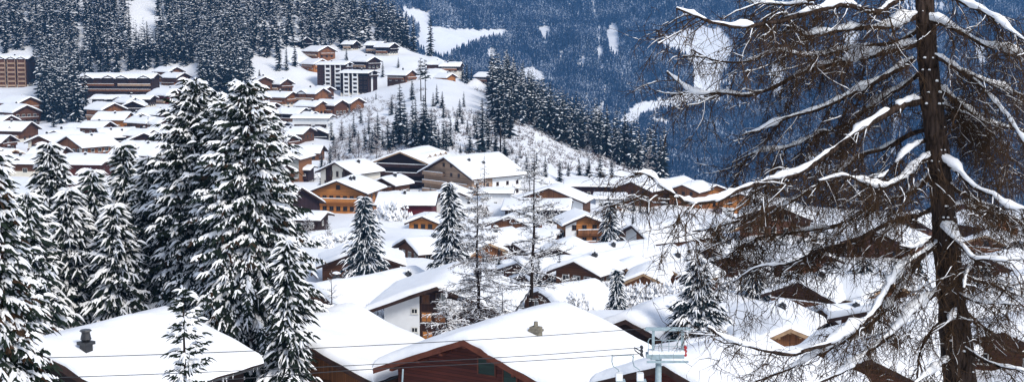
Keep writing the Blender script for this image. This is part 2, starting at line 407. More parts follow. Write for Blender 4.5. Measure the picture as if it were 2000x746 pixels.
def gable_roof(root, W, L, h, tanp, ov, of, ob, t, seed, fascia, step=0.8, purlins=False, name='roof', loc=None, rz=0, snow=True):
    e = W / 2 + ov; zr = h + W / 2 * tanp + 0.02; ze = zr - e * tanp; T = 0.22
    a = Acc(); y0, y1 = -of, L + ob
    pr = [(-e, ze), (0, zr), (e, ze), (e, ze + T), (0, zr + T), (-e, ze + T)]
    v = [(x, y0, z) for x, z in pr] + [(x, y1, z) for x, z in pr]
    a.add(v, [(0,1,4,5),(1,2,3,4),(7,6,11,10),(8,7,10,9),(5,4,10,11),(4,3,9,10),(1,0,6,7),(2,1,7,8),(0,5,11,6),(3,2,8,9)])
    # barge boards on the front verge, a little proud
    for s in (-1, 1):
        x0, x1 = 0, s * (e + 0.01); v = []
        for y in (y0 - 0.06, y0 - 0.005):
            v += [(x0, y, zr - 0.14), (x1, y, ze - 0.14), (x1, y, ze + T + 0.03), (x0, y, zr + T + 0.03)]
        a.add(v, [(0,1,2,3),(7,6,5,4),(0,4,5,1),(3,2,6,7),(1,5,6,2),(0,3,7,4)])
    if purlins:
        for k in (-0.95, -0.6, -0.3, 0.0, 0.3, 0.6, 0.95):
            x = k * W / 2; z = zr - abs(x) * tanp
            a.box(x - 0.12, x + 0.12, y0 + 0.05, -0.002, z - 0.34, z - 0.13 - abs(0.12 * tanp) , 0)
    o = a.build(name, [fascia], root)
    if loc is not None: o.location = loc; o.rotation_euler = (0, 0, rz)
    if snow and t > 0:
        v, q = snow_slab(e + 0.07, y0 + 0.03, y1 + 0.05, zr + T + 0.01, tanp, t, seed, step=step)
        s = Acc().add(v, q).build('snow', ['snow'], o, smooth=True)
    return o
HN = [0]
def house(label, ax, ay, D, W, L, yaw, h, wall='brown', pitch=20, ov=1.0, of=1.2, ob=0.9, t=0.5, base=None, base_h=2.4, rows=1, cols=3,
          ww=1.0, wh=1.1, frame='frame_white', pane='glass', srows=1, scols=0, balc=(), sbalc=(), balc_mat=None, chim=(), panels=(), dorm=(), fascia='fascia',
          name='chalet', cat='chalet', group='snow covered chalets of the village', stacks=(), wtop=False, purlins=False, skirt=4.0, posts=False, chim_h=1.3, spanels=()):
    HN[0] += 1; seed = HN[0]
    yr = math.radians(yaw); tanp = math.tan(math.radians(pitch)); rise = W / 2 * tanp
    hz = h + rise + 0.25 + t * 0.85
    p = P(ax, ay, D)
    R = Matrix.Rotation(yr, 3, 'Z'); loc = p - R @ Vector((0, -of, hz))
    root = empty(name, loc, yr); tag(root, label, cat, group)
    near = D < 260
    c = R @ Vector((0, L / 2, 0)) + loc
    FIX.append((c.x, c.y, float(np.clip(loc.z - base_z(c.x, c.y), -14, 14)), max(W, L) * 0.62 + 1.5))
    a = W / 2; z0 = -skirt if not base else base_h
    v = [(x, y, z) for y in (0, L) for x, z in ((-a, z0), (a, z0), (a, h), (-a, h), (0, h + rise))]
    A = Acc(); A.add(v, [(0,1,2,3),(6,5,8,7),(1,6,7,2),(5,0,3,8),(0,5,6,1)], [(3,2,4),(7,8,9)])
    A.build('wall', [wall], root)
    if base: Acc().box(-a-0.04, a+0.04, -0.04, L+0.04, -skirt, base_h-0.003).build('lower_wall', [base], root)
    gable_roof(root, W, L, h, tanp, ov, of, ob, t, seed, fascia, 0.8 if D < 260 else 2.0, purlins)
    side = 1 if yaw < 0 else -1
    if D < 175:
        e_x = a + ov; ze_ = h - ov * tanp; r2 = np.random.default_rng(seed + 900)
        for s_ in (-1, 1):
            Acc().tube([(s_*(e_x+.06), -of + .05, ze_ + .1), (s_*(e_x+.06), L + ob - .05, ze_ + .1)], .075, 8).build('gutter', ['gutter'], root, True)
            ys = r2.uniform(-of, L + ob, int((L + 2) * 3.5)); A = Acc()
            for y_ in ys:
                if math.sin(y_ * 1.7 + seed) < -0.25: continue
                l_ = r2.uniform(.08, .42) * (0.5 + abs(math.sin(y_ * 2.3))); A.tube([(s_*(e_x+.10), y_, ze_+.14), (s_*(e_x+.10), y_, ze_ + .14 - l_*.5), (s_*(e_x+.10), y_, ze_ + .14 - l_)], [.035, .022, .004], 5)
            i_ = A.build('icicles', ['snow_tree'], root); i_['kind'] = 'stuff'
    for (u0, u1, zz0, zz1, m) in panels:                      # plastered bay on the front
        A = Acc(); v = []
        def top(u): return min(zz1, h + (a - abs(u)) * tanp - 0.02)
        us = [u0, u1] if u0 * u1 >= 0 else [u0, 0, u1]
        for k in range(len(us) - 1):
            x0, x1 = us[k], us[k+1]
            vv = [(x0,-0.05,zz0),(x1,-0.05,zz0),(x1,-0.05,top(x1)),(x0,-0.05,top(x0)),(x0,0,zz0),(x1,0,zz0),(x1,0,top(x1)),(x0,0,top(x0))]
            A.add(vv, [(0,1,2,3),(1,5,6,2),(4,0,3,7),(3,2,6,7),(4,5,1,0)])
        A.build('wall_bay', [m], root)
    for (v0, v1, zz0, zz1, m) in spanels:
        A = Acc(); xs = side * a; x2 = side * (a + 0.05)
        A.box(min(xs, x2), max(xs, x2), v0, v1, zz0, min(zz1, h - 0.03)); A.build('wall_bay', [m], root)
    # windows of the front gable
    z1 = 1.1; fl = 2.7
    for r in range(rows):
        z = z1 + r * fl
        for k in range(cols):
            u = (k - (cols - 1) / 2) * (W - 1.6) / max(cols, 1)
            if z + wh > h + (a - abs(u) - ww / 2) * tanp - 0.35: continue
            fr, pn = frame, pane
            add_window(root, u, -0.055 if panels else -0.01, z, 0, ww, wh, fr, pn)
    if wtop and rise > 1.6:
        add_window(root, 0, -0.01, h + 0.1, 0, ww * 0.9, 0.9, frame, pane)
    for r in range(srows if scols else 0):
        z = z1 + r * fl
        if z + wh > h - 0.1: continue
        for k in range(scols):
            y = (k + 0.5) * L / scols
            add_window(root, side * (a + (0.06 if spanels else 0.01)), y, z, side * math.pi / 2, ww, wh, frame, pane)
    bm = balc_mat or wall
    for (u0, u1, z) in balc:
        A = Acc(); dd = min(of - 0.1, 1.2)
        A.box(u0, u1, -dd, -0.06, z - 0.15, z, 0); A.box(u0, u1, -dd, -dd+0.06, z+0.12, z + 1.0, 0)
        A.box(u0, u0+0.06, -dd+0.062, -0.06, z+0.12, z+1.0, 0); A.box(u1-0.06, u1, -dd+0.062, -0.06, z+0.12, z+1.0, 0)
        for u in np.arange(u0 + 0.05, u1, 2.0): A.box(u, u + 0.08, -dd+0.064, -dd+0.14, z+0.002, z + 1.0, 0)
        b = A.build('balcony', [bm], root)
        Acc().box(u0, u1, -dd-0.04, -dd+0.1, z + 1.003, z + 1.16, 0).build('snow', ['snow'], b)
    for (v0, v1, z, m2) in sbalc:
        A = Acc(); s = side; dd = 1.2
        def bx(x0, x1, y0, y1, za, zb): A.box(min(s*x0, s*x1), max(s*x0, s*x1), y0, y1, za, zb, 0)
        bx(a + 0.06, a + dd, v0, v1, z - 0.15, z); bx(a + dd - 0.06, a + dd, v0, v1, z + 0.1, z + 1.0)
        bx(a + 0.06, a + dd - 0.062, v0, v0 + 0.1, z + 0.002, z + 1.0); bx(a + 0.06, a + dd - 0.062, v1 - 0.1, v1, z + 0.002, z + 1.0)
        b = A.build('balcony', [m2], root)
        A = Acc(); bx(a + dd - 0.1, a + dd + 0.04, v0, v1, z + 1.003, z + 1.15); A.build('snow', ['snow'], b)
    for (v0, v1, nfl, m2) in stacks:                                  # tall stacks of balconies between white piers
        s = side
        for vv in (v0, v1):
            A = Acc(); A.box(min(s*a, s*(a+1.1)), max(s*a, s*(a+1.1)), vv - 0.12, vv + 0.12, -1, h - 0.05); A.build('pier', [m2], root)
        for f in range(nfl):
            z = 0.5 + f * (h - 1) / nfl
            A = Acc(); A.box(min(s*(a+.02), s*(a+1.0)), max(s*(a+.02), s*(a+1.0)), v0 + 0.185, v1 - 0.185, z, z + 1.05, 0)
            A.build('balcony', [m2], root)
    if posts:
        for k in (-1, 1):
            Acc().box(k*a-0.12, k*a+0.12, -of+0.2, -of+0.44, -1, h-ov*0.1-0.5).build('post', [fascia], root)
    for (s_, v_, dw, dl, dh, dm, *ins) in dorm:      # cross gable: side, position along the ridge, width, projection, wall top
        dtan = max(tanp, 0.5); dr = dw / 2 * dtan
        x0 = s_ * (a - dl)
        dl_ = dl + 0.6
        e_ = empty('dormer', (s_ * (a + 0.5 - (ins[0] if ins else 0)), v_, 0), s_ * math.pi / 2); e_.parent = root
        A = Acc(); w2 = dw / 2
        vv = [(x, y, z) for y in (0, dl_) for x, z in ((-w2, 0.0), (w2, 0.0), (w2, dh), (-w2, dh), (0, dh + dr))]
        A.add(vv, [(0,1,2,3),(6,5,8,7),(1,6,7,2),(5,0,3,8)], [(3,2,4),(7,8,9)])
        A.build('dormer_wall', [dm], e_)
        gable_roof(e_, dw, dl_, dh, dtan, 0.5, 0.7, 0.2, t * 0.85, seed + 50 + int(v_), fascia, 1.5, name='dormer_roof', snow=False)
        vv, q = snow_slab(dw/2 + 0.57, -0.78, dl_ + 0.28, dh + dr + 0.25, dtan, t * 0.85, seed + 70, step=1.5)
        Acc().add(vv, q).build('dormer_snow', ['snow'], e_, smooth=True)
    for (u, v_, kind) in chim:
        zt = h + rise - abs(u) * tanp + 0.2
        A = Acc(); w = 0.35 if kind != 'pot' else 0.28
        if kind == 'pot':
            A.box(u-w, u+w, v_-w, v_+w, zt-0.6, zt+1.0, 0)
            A.box(u-w-.12, u+w+.12, v_-w-.12, v_+w+.12, zt+1.003, zt+1.2, 0)
            A.tube([(u, v_, zt+1.2), (u, v_, zt+1.35), (u, v_, zt+1.7), (u, v_, zt+1.85)], [.22, .34, .26, .26], 8, 0)
            o = A.build('chimney', ['metal'], root)
            A = Acc(); A.tube([(u, v_, zt+1.86), (u, v_, zt+1.95)], [.38, .32], 8, 0); A.build('chimney_cap', ['gutter'], o)
        else:
            mt = 'stone' if kind == 'stone' else 'metal'
            A.box(u-w, u+w, v_-w*0.8, v_+w*0.8, zt-0.6, zt+chim_h, 0)
            A.box(u-w-.07, u+w+.07, v_-w*.8-.07, v_+w*.8+.07, zt+chim_h*.72, zt+chim_h*.85, 0)
            o = A.build('chimney', [mt], root)
            A = Acc(); A.tube([(u, v_, zt+chim_h), (u, v_, zt+chim_h+.35)], [.16, .14], 8, 0)
            A.build('chimney_pot', ['stone' if kind == 'stone' else 'gutter'], o)
            if kind != 'stone':
                v2, q2 = snow_slab(w+.05, v_-w-.05, v_+w+.05, 0, 0.0, 0.2, 5, step=.3); v2 = v2*np.array([1,1,1]) + np.array([u,0,zt+chim_h+.34])
                Acc().add(v2, q2).build('snow_cap', ['snow'], o, smooth=True)
    return root
# ---------------------------------------------------------------- trees
def spruce_parts(seed, H, R, whorls, per, level=0, snow=0.7, low=-0.28, high=0.55, needle='needle', spacing=0.3, tw=0.09, bare=0.05, shape=0.85, twn=2, tl=0.36, brown=0.0, snow_h=0.05):
    """trunk and crown meshes of a snow laden spruce standing at the origin"""
    rng = np.random.default_rng(seed)
    t = bare + (0.985 - bare) * (np.arange(whorls) / (whorls - 1))**0.92
    t = np.repeat(t, per); n = len(t)
    t = np.clip(t + rng.uniform(-0.4, 0.4, n) / whorls, bare * 0.8, 0.99)
    az = rng.uniform(0, 6.283) + np.arange(n) * 2.39996 + rng.normal(0, 0.25, n)
    side_bias = 1 + 0.15 * np.sin(az + rng.uniform(0, 6)) + 0.18 * np.sin(3 * az + t * 9 + seed)
    L = (R * np.minimum((1 - t)**shape, 1 - 0.5 * np.maximum(0, 0.16 - t) / 0.16) * (rng.uniform(0.5, 1.15, n) if level == 0 else rng.uniform(0.38, 1.22, n)) * side_bias + 0.012 * H)
    e = low + (high - low) * t**1.4 + rng.normal(0, 0.09, n)
    H0 = t * H
    hd = np.stack([np.cos(az), np.sin(az), np.zeros(n)], 1)
    A = Acc()
    tr = Acc(); pts = [(math.sin(k) * 0.01 * H * 0.3, math.cos(k * 1.7) * 0.01 * H * 0.3, z) for k, z in enumerate(np.linspace(-1.5, H * 0.97, 7))]
    tr.tube(pts, np.linspace(H * 0.017, H * 0.002, 7), 7 if level else 5)
    trunk = tr.mesh('trunk', ['bark_small'], True)
    O = np.stack([np.zeros(n), np.zeros(n), H0], 1)
    if level == 0:
        D = hd + np.array([0, 0, 1.0]) * e[:, None]
        W = L * rng.uniform(0.2, 0.3, n) + 0.08
        v, q = strips(O, D, L, W, 3, rng, 0, 0.75, 0.22, 0.45); A.add(v, q, m=0)
        k = rng.random(n) < snow
        v, q = strips(O[k] + np.array([0, 0, 0.06]), D[k], L[k] * rng.uniform(0.8, 1.0, k.sum()), W[k] * rng.uniform(0.22, 0.6, k.sum()), 3, rng, 0.08 + 0.07 * L[k], 0.7, 0.22, 0.7)
        A.add(v, q, m=1)
        # small drooping side sprays break the outline
        m = 3; O2 = np.repeat(O, m, 0); s = rng.uniform(0.45, 0.95, n * m); L2 = np.repeat(L, m); e2 = np.repeat(e, m)
        O2 = O2 + np.repeat(hd, m, 0) * (s * L2)[:, None]; O2[:, 2] += s * L2 * e2 / np.sqrt(1 + e2**2) - 0.22 * L2 * s**2
        sg = rng.choice([-1, 1], n * m); pr = np.stack([-np.repeat(hd, m, 0)[:, 1], np.repeat(hd, m, 0)[:, 0], np.zeros(n*m)], 1)
        D2 = np.repeat(hd, m, 0) * 0.6 + pr * sg[:, None] * 0.8 + np.array([0, 0, -0.35])
        v, q = strips(O2, D2, L2 * 0.33, L2 * 0.09 + 0.03, 1, rng, 0, 0.6, 0.2, 0.4); A.add(v, q, m=0)
        return trunk, A.mesh('crown', [needle, 'snow_tree'])
    # detailed: every bough carries rows of side twigs
    m = np.maximum(3, (L / spacing).astype(int)); bi = np.repeat(np.arange(n), m)
    k = np.concatenate([np.arange(x) for x in m]); s = (k + rng.uniform(0, 1, len(k))) / m[bi]
    s = 0.1 + 0.9 * s
    l = L[bi]; eb = e[bi]; h = hd[bi]
    def on(s_, l_, e_, h_, o_):
        z = s_ * l_ * e_ - 0.30 * l_ * s_**2 + 0.12 * l_ * s_**3.5
        r = o_ + h_ * (s_ * l_)[:, None]; r[:, 2] += z; return r
    P_ = on(s, l, eb, h, O[bi].copy()); P2 = on(np.clip(s + 0.08, 0, 1.1), l, eb, h, O[bi].copy()); T = unit(P2 - P_)
    if brown:
        isb = rng.random(len(s)) < brown * s
    pr = np.stack([-h[:, 1], h[:, 0], np.zeros(len(h))], 1)
    for sg in (-1, 1, 0):
        phi = rng.uniform(0.7, 1.15, len(s)) if sg else rng.normal(0, 0.25, len(s))
        D = T * np.cos(phi)[:, None] + pr * (sg if sg else 1) * np.sin(phi)[:, None] + np.array([0, 0, -1.0]) * rng.uniform(0.12, 0.55, len(s))[:, None]
        tlen = (tl * l * (1.05 - s)**0.7 + spacing * 0.7) * rng.uniform(0.6, 1.15, len(s))
        tlen = np.minimum(tlen, spacing * rng.uniform(2.0, 3.6, len(s)))
        if not sg: tlen = np.full(len(s), spacing * 2.4)
        Wd = tw * rng.uniform(0.6, 1.5, len(s)) + tlen * 0.03
        v, q = strips(P_, D, tlen, Wd, twn, rng, 0.02, 0.9, 0.3, 0.45)
        if brown:
            mm = np.repeat(isb, twn * 2); A.add(v, q[~mm], m=0); A.add(v, q[mm], m=2)
        else: A.add(v, q, m=0)
        ks = rng.random(len(s)) < 0.82 * snow * (0.75 + 0.35 * np.sin(az[bi] * 2 + t[bi] * 40))
        if sg == 0:
            ph = rng.uniform(0, 6.28, n)
            ks = (np.sin(s * 9 + ph[bi]) + np.sin(s * 23 + ph[bi] * 2) * 0.6 > 1.25 - 2.0 * snow) 
            wp = (0.04 + 0.05 * l * (1.12 - s)) * rng.uniform(0.55, 1.35, len(s))
            v, q = strips(P_[ks] + np.array([0, 0, 0.05]), D[ks] * np.array([1, 1, 0.8]), tlen[ks] * 1.25, wp[ks], 3, rng, snow_h * rng.uniform(1.0, 2.0, ks.sum()), 0.7, 0.25, 0.55)
            A.add(v, q, m=1)
        elif ks.sum():
            for rep in range(3):
                k2 = ks & (rng.random(len(s)) < 0.68); m2 = k2.sum()
                if not m2: continue
                st = rng.uniform(0, 0.7, m2); ln = tlen[k2] * rng.uniform(0.18, 0.5, m2)
                o_ = P_[k2] + unit(D[k2]) * (tlen[k2] * st)[:, None]; o_[:, 2] += 0.02 - 0.25 * tlen[k2] * st**2
                v, q = strips(o_, D[k2] * np.array([1, 1, 0.8]) + rng.normal(0, 0.3, (m2, 3)), ln, Wd[k2] * rng.uniform(0.4, 1.0, m2), 2, rng, snow_h * rng.uniform(0.5, 1.5, m2), 0.55, 0.25, 0.6)
                A.add(v, q, m=1)
    # sprigs hanging below the boughs
    ns = len(s); kk = rng.random(ns) < 0.6
    v, q = strips(P_[kk], T[kk] * 0.5 + rng.normal(0, 0.4, (kk.sum(), 3)) + np.array([0, 0, -1.1]), spacing * rng.uniform(0.8, 1.8, kk.sum()), tw * 0.9, 1, rng, 0, 0.2, 0.1, 0.4)
    A.add(v, q, m=0)
    return trunk, A.mesh('crown', [needle, 'snow_tree'] + (['needle_brown'] if brown else []))
TREEN = [0]
def tree_from(meshes, x, y, z, sc, rz, label, group, cat='spruce', name='spruce_tree', tilt=0):
    root = empty(name, (x, y, z), rz); root.scale = (sc[0], sc[0], sc[1])
    if tilt: root.rotation_euler = (tilt, 0, rz)
    tag(root, label, cat, group)
    link('trunk', meshes[0], root); link('crown', meshes[1], root)
    return root
def big_spruce(px, top, D, Rpx, seed, label, whorls, per, group=None, **k):
    p = P(px, top, D); gz = float(ground_z(p.x, p.y)) - 0.2; H = p.z - gz; R = Rpx * D / FPX
    name = k.pop('name', 'spruce_tree'); cat = k.pop('cat', 'spruce')
    m = spruce_parts(seed, H, R, whorls, per, 1, **k)
    return tree_from(m, p.x, p.y, gz, (1, 1), 0, label, group, cat, name)

def bare_parts(seed, H, R, nb, sub, twr=0.012, snow=0.8, droop=0.15, up=0.25, bare=0.15, ntw=10, twig='twig_pale', shape=0.8, tsn=0.5, rb=0.004):
    """leafless conifer or shrub: trunk, boughs, thin twigs and the snow lying along them"""
    rng = np.random.default_rng(seed)
    tr = Acc(); zs = np.linspace(-1.0, H, 9); wob = np.cumsum(rng.normal(0, H * 0.004, (9, 2)), 0)
    pts = np.column_stack([wob, zs]); tr.tube(pts, np.linspace(H * 0.013 + 0.03, 0.015, 9), 7)
    trunk = tr.mesh('trunk', ['bark_small'], True)
    t = np.sort(rng.uniform(bare, 0.98, nb)); az = np.arange(nb) * 2.4 + rng.normal(0, 0.3, nb)
    L = R * (1 - t)**shape * rng.uniform(0.6, 1.1, nb) + 0.1
    x0 = np.interp(t * H, zs, pts[:, 0]); y0 = np.interp(t * H, zs, pts[:, 1])
    O = np.stack([x0, y0, t * H], 1)
    D = np.stack([np.cos(az), np.sin(az), np.full(nb, 0.0) + up * (t * 1.5 - 0.4) + rng.normal(0, 0.12, nb)], 1)
    A = Acc()
    v, q, c = twigs(O, D, L, rb * H * 0.6 + 0.010 + L * 0.004, 6, rng, 0.10, droop); A.add(v, q, m=0)
    S = []
    def sn(c, k, w, l):
        o = c[:, :-1].reshape(-1, 3); d = (c[:, 1:] - c[:, :-1]).reshape(-1, 3); ln = np.linalg.norm(d, axis=1)
        kk = (rng.random(len(o)) < k) & (np.abs(d[:, 2]) < 0.8 * ln)
        if kk.sum():
            v, q = strips(o[kk] + np.array([0, 0, w * 0.5]), d[kk], ln[kk] * 1.1, w * rng.uniform(0.6, 1.3, kk.sum()), 2, rng, l, 0.5, 0.0, 0.4); A.add(v, q, m=1)
    sn(c, snow, 0.028 + rb * H * 0.5, 0.05)
    # second order
    m = sub; bi = np.repeat(np.arange(nb), m); s = rng.uniform(0.15, 1.0, nb * m)
    idx = s * 6; i0 = np.clip(idx.astype(int), 0, 5); f = (idx - i0)[:, None]
    O2 = c[bi, i0] * (1 - f) + c[bi, i0 + 1] * f; T = unit(c[bi, i0 + 1] - c[bi, i0])
    pr = np.cross(T, np.array([0, 0, 1.0])) * rng.choice([-1, 1], len(s))[:, None]
    D2 = T * 0.7 + pr * 0.8 + rng.normal(0, 0.25, (len(s), 3)) + np.array([0, 0, -0.1])
    L2 = L[bi] * rng.uniform(0.2, 0.42, len(s)) * (1.15 - s * 0.7)
    v, q, c2 = twigs(O2, D2, L2, twr, 4, rng, 0.2, droop); A.add(v, q, m=0)
    sn(c2, tsn, twr * 1.6 + 0.012, 0.03)
    if ntw:
        bi = np.repeat(np.arange(len(s)), ntw // 2); s3 = rng.uniform(0.1, 1, len(bi)); idx = s3 * 4; i0 = np.clip(idx.astype(int), 0, 3); f = (idx - i0)[:, None]
        O3 = c2[bi, i0] * (1 - f) + c2[bi, i0 + 1] * f
        D3 = unit(c2[bi, i0 + 1] - c2[bi, i0]) + rng.normal(0, 0.6, (len(bi), 3))
        v, q, c3 = twigs(O3, D3, L2[bi] * rng.uniform(0.25, 0.6, len(bi)), twr * 0.65, 2, rng, 0.3, droop); A.add(v, q, m=0)
        sn(c3, tsn * 0.6, twr * 1.3 + 0.008, 0.02)
    return trunk, A.mesh('boughs', [twig, 'snow_tree'])
def bare_tree(px, top, D, Rpx, seed, label, nb, sub, group=None, cat='larch', name='larch_tree', base=None, **k):
    p = P(px, top, D); gz = float(ground_z(p.x, p.y)) - 0.1
    H = p.z - gz; R = Rpx * D / FPX
    if H < 3: print('SHORT', label, H); H = 3.0
    m = bare_parts(seed, H, R, nb, sub, **k)
    root = empty(name, (p.x, p.y, gz)); tag(root, label, cat, group)
    link('trunk', m[0], root); link('boughs', m[1], root); return root
def shrub_mesh(seed, R, H, n, snow=0.75, needle='twig', lump=0.28, dens=1.0):
    """rounded shrub of upward stems, twigs and pillows of snow"""
    rng = np.random.default_rng(seed); A = Acc()
    O = np.zeros((n, 3)); O[:, :2] = rng.normal(0, R * 0.15, (n, 2)); O[:, 2] = -0.3
    d = rng.normal(0, 1, (n, 3)); d[:, 2] = np.abs(d[:, 2]) * 1.0 + 0.5; d = unit(d)
    Ls = np.minimum(H / np.maximum(d[:, 2], 0.05), R / np.maximum(np.hypot(d[:, 0], d[:, 1]), 0.05)) * rng.uniform(0.7, 1.05, n)
    v, q, c = twigs(O, d, Ls, 0.03 + 0.006 * R, 5, rng, 0.12, 0.15); A.add(v, q, m=0)
    m = 7; bi = np.repeat(np.arange(n), m); i0 = rng.integers(2, 6, n * m)
    O2 = c[bi, i0]; D2 = rng.normal(0, 1, (n * m, 3)); D2[:, 2] *= 0.5
    v, q, c2 = twigs(O2, D2, R * rng.uniform(0.2, 0.42, n * m), 0.014, 3, rng, 0.3, 0.3); A.add(v, q, m=0)
    Oa = c2[:, :-1].reshape(-1, 3); Da = (c2[:, 1:] - c2[:, :-1]).reshape(-1, 3); k = rng.random(len(Oa)) < snow
    Da[:, 2] *= 0.4
    v, q = strips(Oa[k], Da[k], np.linalg.norm(Da[k], axis=1) * 1.3, lump * R * 0.3 * rng.uniform(0.4, 1.3, k.sum()), 2, rng, 0.12 + 0.03 * R, 0.7, 0.1, 0.5); A.add(v, q, m=1)
    return A.mesh('boughs', [needle, 'snow_tree'])
# ---------------------------------------------------------------- the houses of the village
H = house
# --- foreground
H('large red-brown log house in front with green shutters and a square stone chimney', 905, 650, 90, 12.4, 11.2, -31, 3.6, 'redbrown', 21, ov=1.1, of=1.3, ob=1.0, t=0.55, rows=1, cols=0,
  fascia='fascia_red', purlins=True, chim=[(2.4, 4.0, 'stone')], group='foreground houses', skirt=6, scols=0, name='log_house', cat='house', chim_h=1.15)
H('dark boarded house at the lower left with a black stacked flue on its snow plane', 60, 664, 86, 14.4, 10.3, -31, 3.2, 'dark', 17, ov=1.0, of=1.1, t=0.55, rows=1, cols=3, frame='frame_brown',
  purlins=True, chim=[(2.7, 0.9, 'pot')], group='foreground houses', skirt=6, name='snowed_house', cat='house')
H('snow roofed house with amber wall between the big spruce pair and the red-brown house', 545, 633, 101, 15, 7, -31, 3.0, 'amber', 18, ov=1.0, t=0.6, rows=1, cols=2, frame='frame_brown', group='foreground houses', skirt=6, name='snowed_house', cat='house', scols=3)
TH = H('tall chocolate brown house with a white plaster bay and wide overhanging eave', 852, 553, 150, 12.3, 13, -8, 5.6, 'choc', 20.5, ov=2.0, of=1.6, t=0.45, rows=0, cols=0,
  panels=[(-6.17, -2.2, -5, 20, 'white')], group='foreground houses', skirt=6, name='tall_house', cat='house', chim=[(3, 8, 'dark')])
for (u_, z_, w_, h_, f_, p_) in [(-2.75, 4.8, .75, .6, 'frame_white', 'glass'), (-2.75, 2.7, .75, .6, 'frame_white', 'glass'), (-1.5, 6.0, .9, 1.0, 'frame_brown', 'shutter_tan'), (-.1, 6.0, .55, 1.2, 'frame_brown', 'glass'), (.55, 6.0, .7, 1.2, 'frame_white', 'grey'), (2.6, 5.3, 1.1, .9, 'frame_white', 'glass'),
      (-1.4, 3.9, 1.2, 1.15, 'frame_brown', 'orange'), (.1, 3.9, 1.2, 1.15, 'frame_brown', 'amber'), (1.6, 3.9, 1.1, 1.15, 'frame_brown', 'glass'), (-1.3, 1.8, 1.2, 1.1, 'frame_brown', 'orange'), (3.3, 2.9, 1.2, 1.1, 'frame_brown', 'amber')]:
    add_window(TH, u_, -0.06 if u_ < -2.2 else -0.01, z_, 0, w_, h_, f_, p_)
H('low red cabin half hidden below the lift chairs beside the red-brown house', 1296, 700, 80, 9, 8, -42, 2.4, 'redbrown', 20, rows=1, cols=2, t=0.5, group='foreground houses', skirt=5, name='cabin', cat='cabin')
H('small dark gabled house with reddish window strip behind the lift pylon', 1222, 613, 122, 6.4, 10, -30, 2.5, 'dark', 24, ov=0.9, of=1.2, t=0.6, rows=1, cols=4, ww=0.8, wh=0.9, frame='fascia_red' if False else 'frame_brown', pane='shutter_tan', chim=[(2, 5, 'dark')], name='cabin', cat='cabin')
H('honey brown chalet with a broad gable, rightmost of the three joined gables', 1544, 632, 140, 7.5, 11, 6, 2.4, 'amber', 24, of=1.0, t=0.6, rows=1, cols=4, frame='frame_brown', fascia='fascia_light', purlins=True, group='joined gable chalets')
H('narrow honey brown gable squeezed between two others under one snow mass', 1509, 630, 145, 6.0, 10, 8, 2.6, 'amber', 24, of=1.0, t=0.6, rows=1, cols=2, frame='frame_brown', fascia='fascia_light', group='joined gable chalets')
H('weathered brown gable beside the round topped spruce, leftmost of the joined gables', 1434, 628, 147, 7, 10, 5, 2.4, 'amber', 26, t=0.6, rows=1, cols=2, frame='frame_brown', fascia='fascia_light', group='joined gable chalets')
H('snow buried house with a dark flue behind the joined gables', 1604, 596, 168, 9, 9, -62, 2.0, 'dark', 20, t=0.7, rows=1, cols=2, frame='frame_brown', chim=[(1.5, 3, 'dark')])
H('snow covered cabin behind the larch trunk beyond the joined gables', 1690, 600, 150, 8, 10, -50, 2.0, 'brown', 18, t=0.6, rows=1, cols=2, frame='frame_brown')
H('low hut under a smooth dome of snow, just right of the lift pylon', 1322, 676, 104, 8, 4, -45, 1.6, 'brown', 18, t=0.7, rows=1, cols=2, frame='frame_brown', name='cabin', cat='cabin')
H('brown gable at the lower edge under the sweeping larch boughs', 1545, 716, 96, 9, 5, -12, 2.0, 'amber', 22, t=0.5, rows=1, cols=3, frame='frame_brown', name='cabin', cat='cabin')
H('dark red gabled cabin with a metal flue in front of the white slope', 712, 536, 205, 8.5, 9, -40, 2.4, 'crimson', 24, t=0.45, rows=1, cols=2, frame='redpaint', chim=[(2.5, 5.5, 'dark')], name='cabin', cat='cabin')
H('wide snow roof with a small flue behind the thin bare tree', 610, 553, 172, 11, 9, -50, 2.0, 'brown', 18, t=0.7, chim=[(-1, 3, 'dark')], rows=1, cols=2)
H('brown house hidden behind the slim spruce in the middle', 705, 484, 232, 13, 9, 6, 4.2, 'brown', 20, t=0.5, rows=2, cols=4, frame='frame_brown')
# --- middle of the village
H('red-brown gable house with a dark round vent under its snowy eaves', 1177, 491, 240, 8.2, 12, -36, 3.0, 'redbrown', 27, ov=0.9, t=0.5, rows=1, cols=1, frame='frame_brown')
H('house under a high smooth snow peak behind the red-brown gable house', 1150, 474, 262, 14, 11, -66, 2.4, 'brown', 22, t=0.5, rows=1, cols=2, chim=[(2, 3, 'dark')])
H('house under a long snow plane falling to the right with a thin flue', 1228, 487, 246, 12, 9, -52, 2.6, 'brown', 24, t=0.5, rows=1, cols=2, chim=[(4, 7, 'dark')])
H('small pale wood gable squeezed in front of the red-brown gable house', 1212, 514, 216, 5.6, 7, -18, 2.2, 'amber', 26, t=0.45, rows=1, cols=2, fascia='fascia_light', ov=0.6, of=0.8)
H('small light wood gable facing forward to the right of its twin', 1257, 529, 205, 5.6, 9, -12, 2.2, 'amber', 26, t=0.45, rows=1, cols=2, fascia='fascia_light', ov=0.6, of=0.8)
H('dark boarded gable house beside the long white balcony house', 1320, 483, 262, 6.6, 9, -30, 3.2, 'dark', 25, t=0.5, rows=1, cols=2, frame='frame_brown', ov=0.8)
H('low dark gable with broad eaves behind the tall bare larch', 1088, 481, 250, 8.6, 11, -14, 2.0, 'dark', 20, t=0.5, rows=1, cols=2, frame='frame_brown')
H('tiny brown gable peeping out of the snow behind the bare larch', 1072, 529, 214, 4.6, 9, -16, 1.8, 'amber', 24, t=0.5, rows=1, cols=1, ov=0.6)
H('snow roof sloping toward the shrubs right of the bare larch', 1052, 560, 190, 11, 8, -58, 2.0, 'brown', 18, t=0.7, rows=1, cols=2)
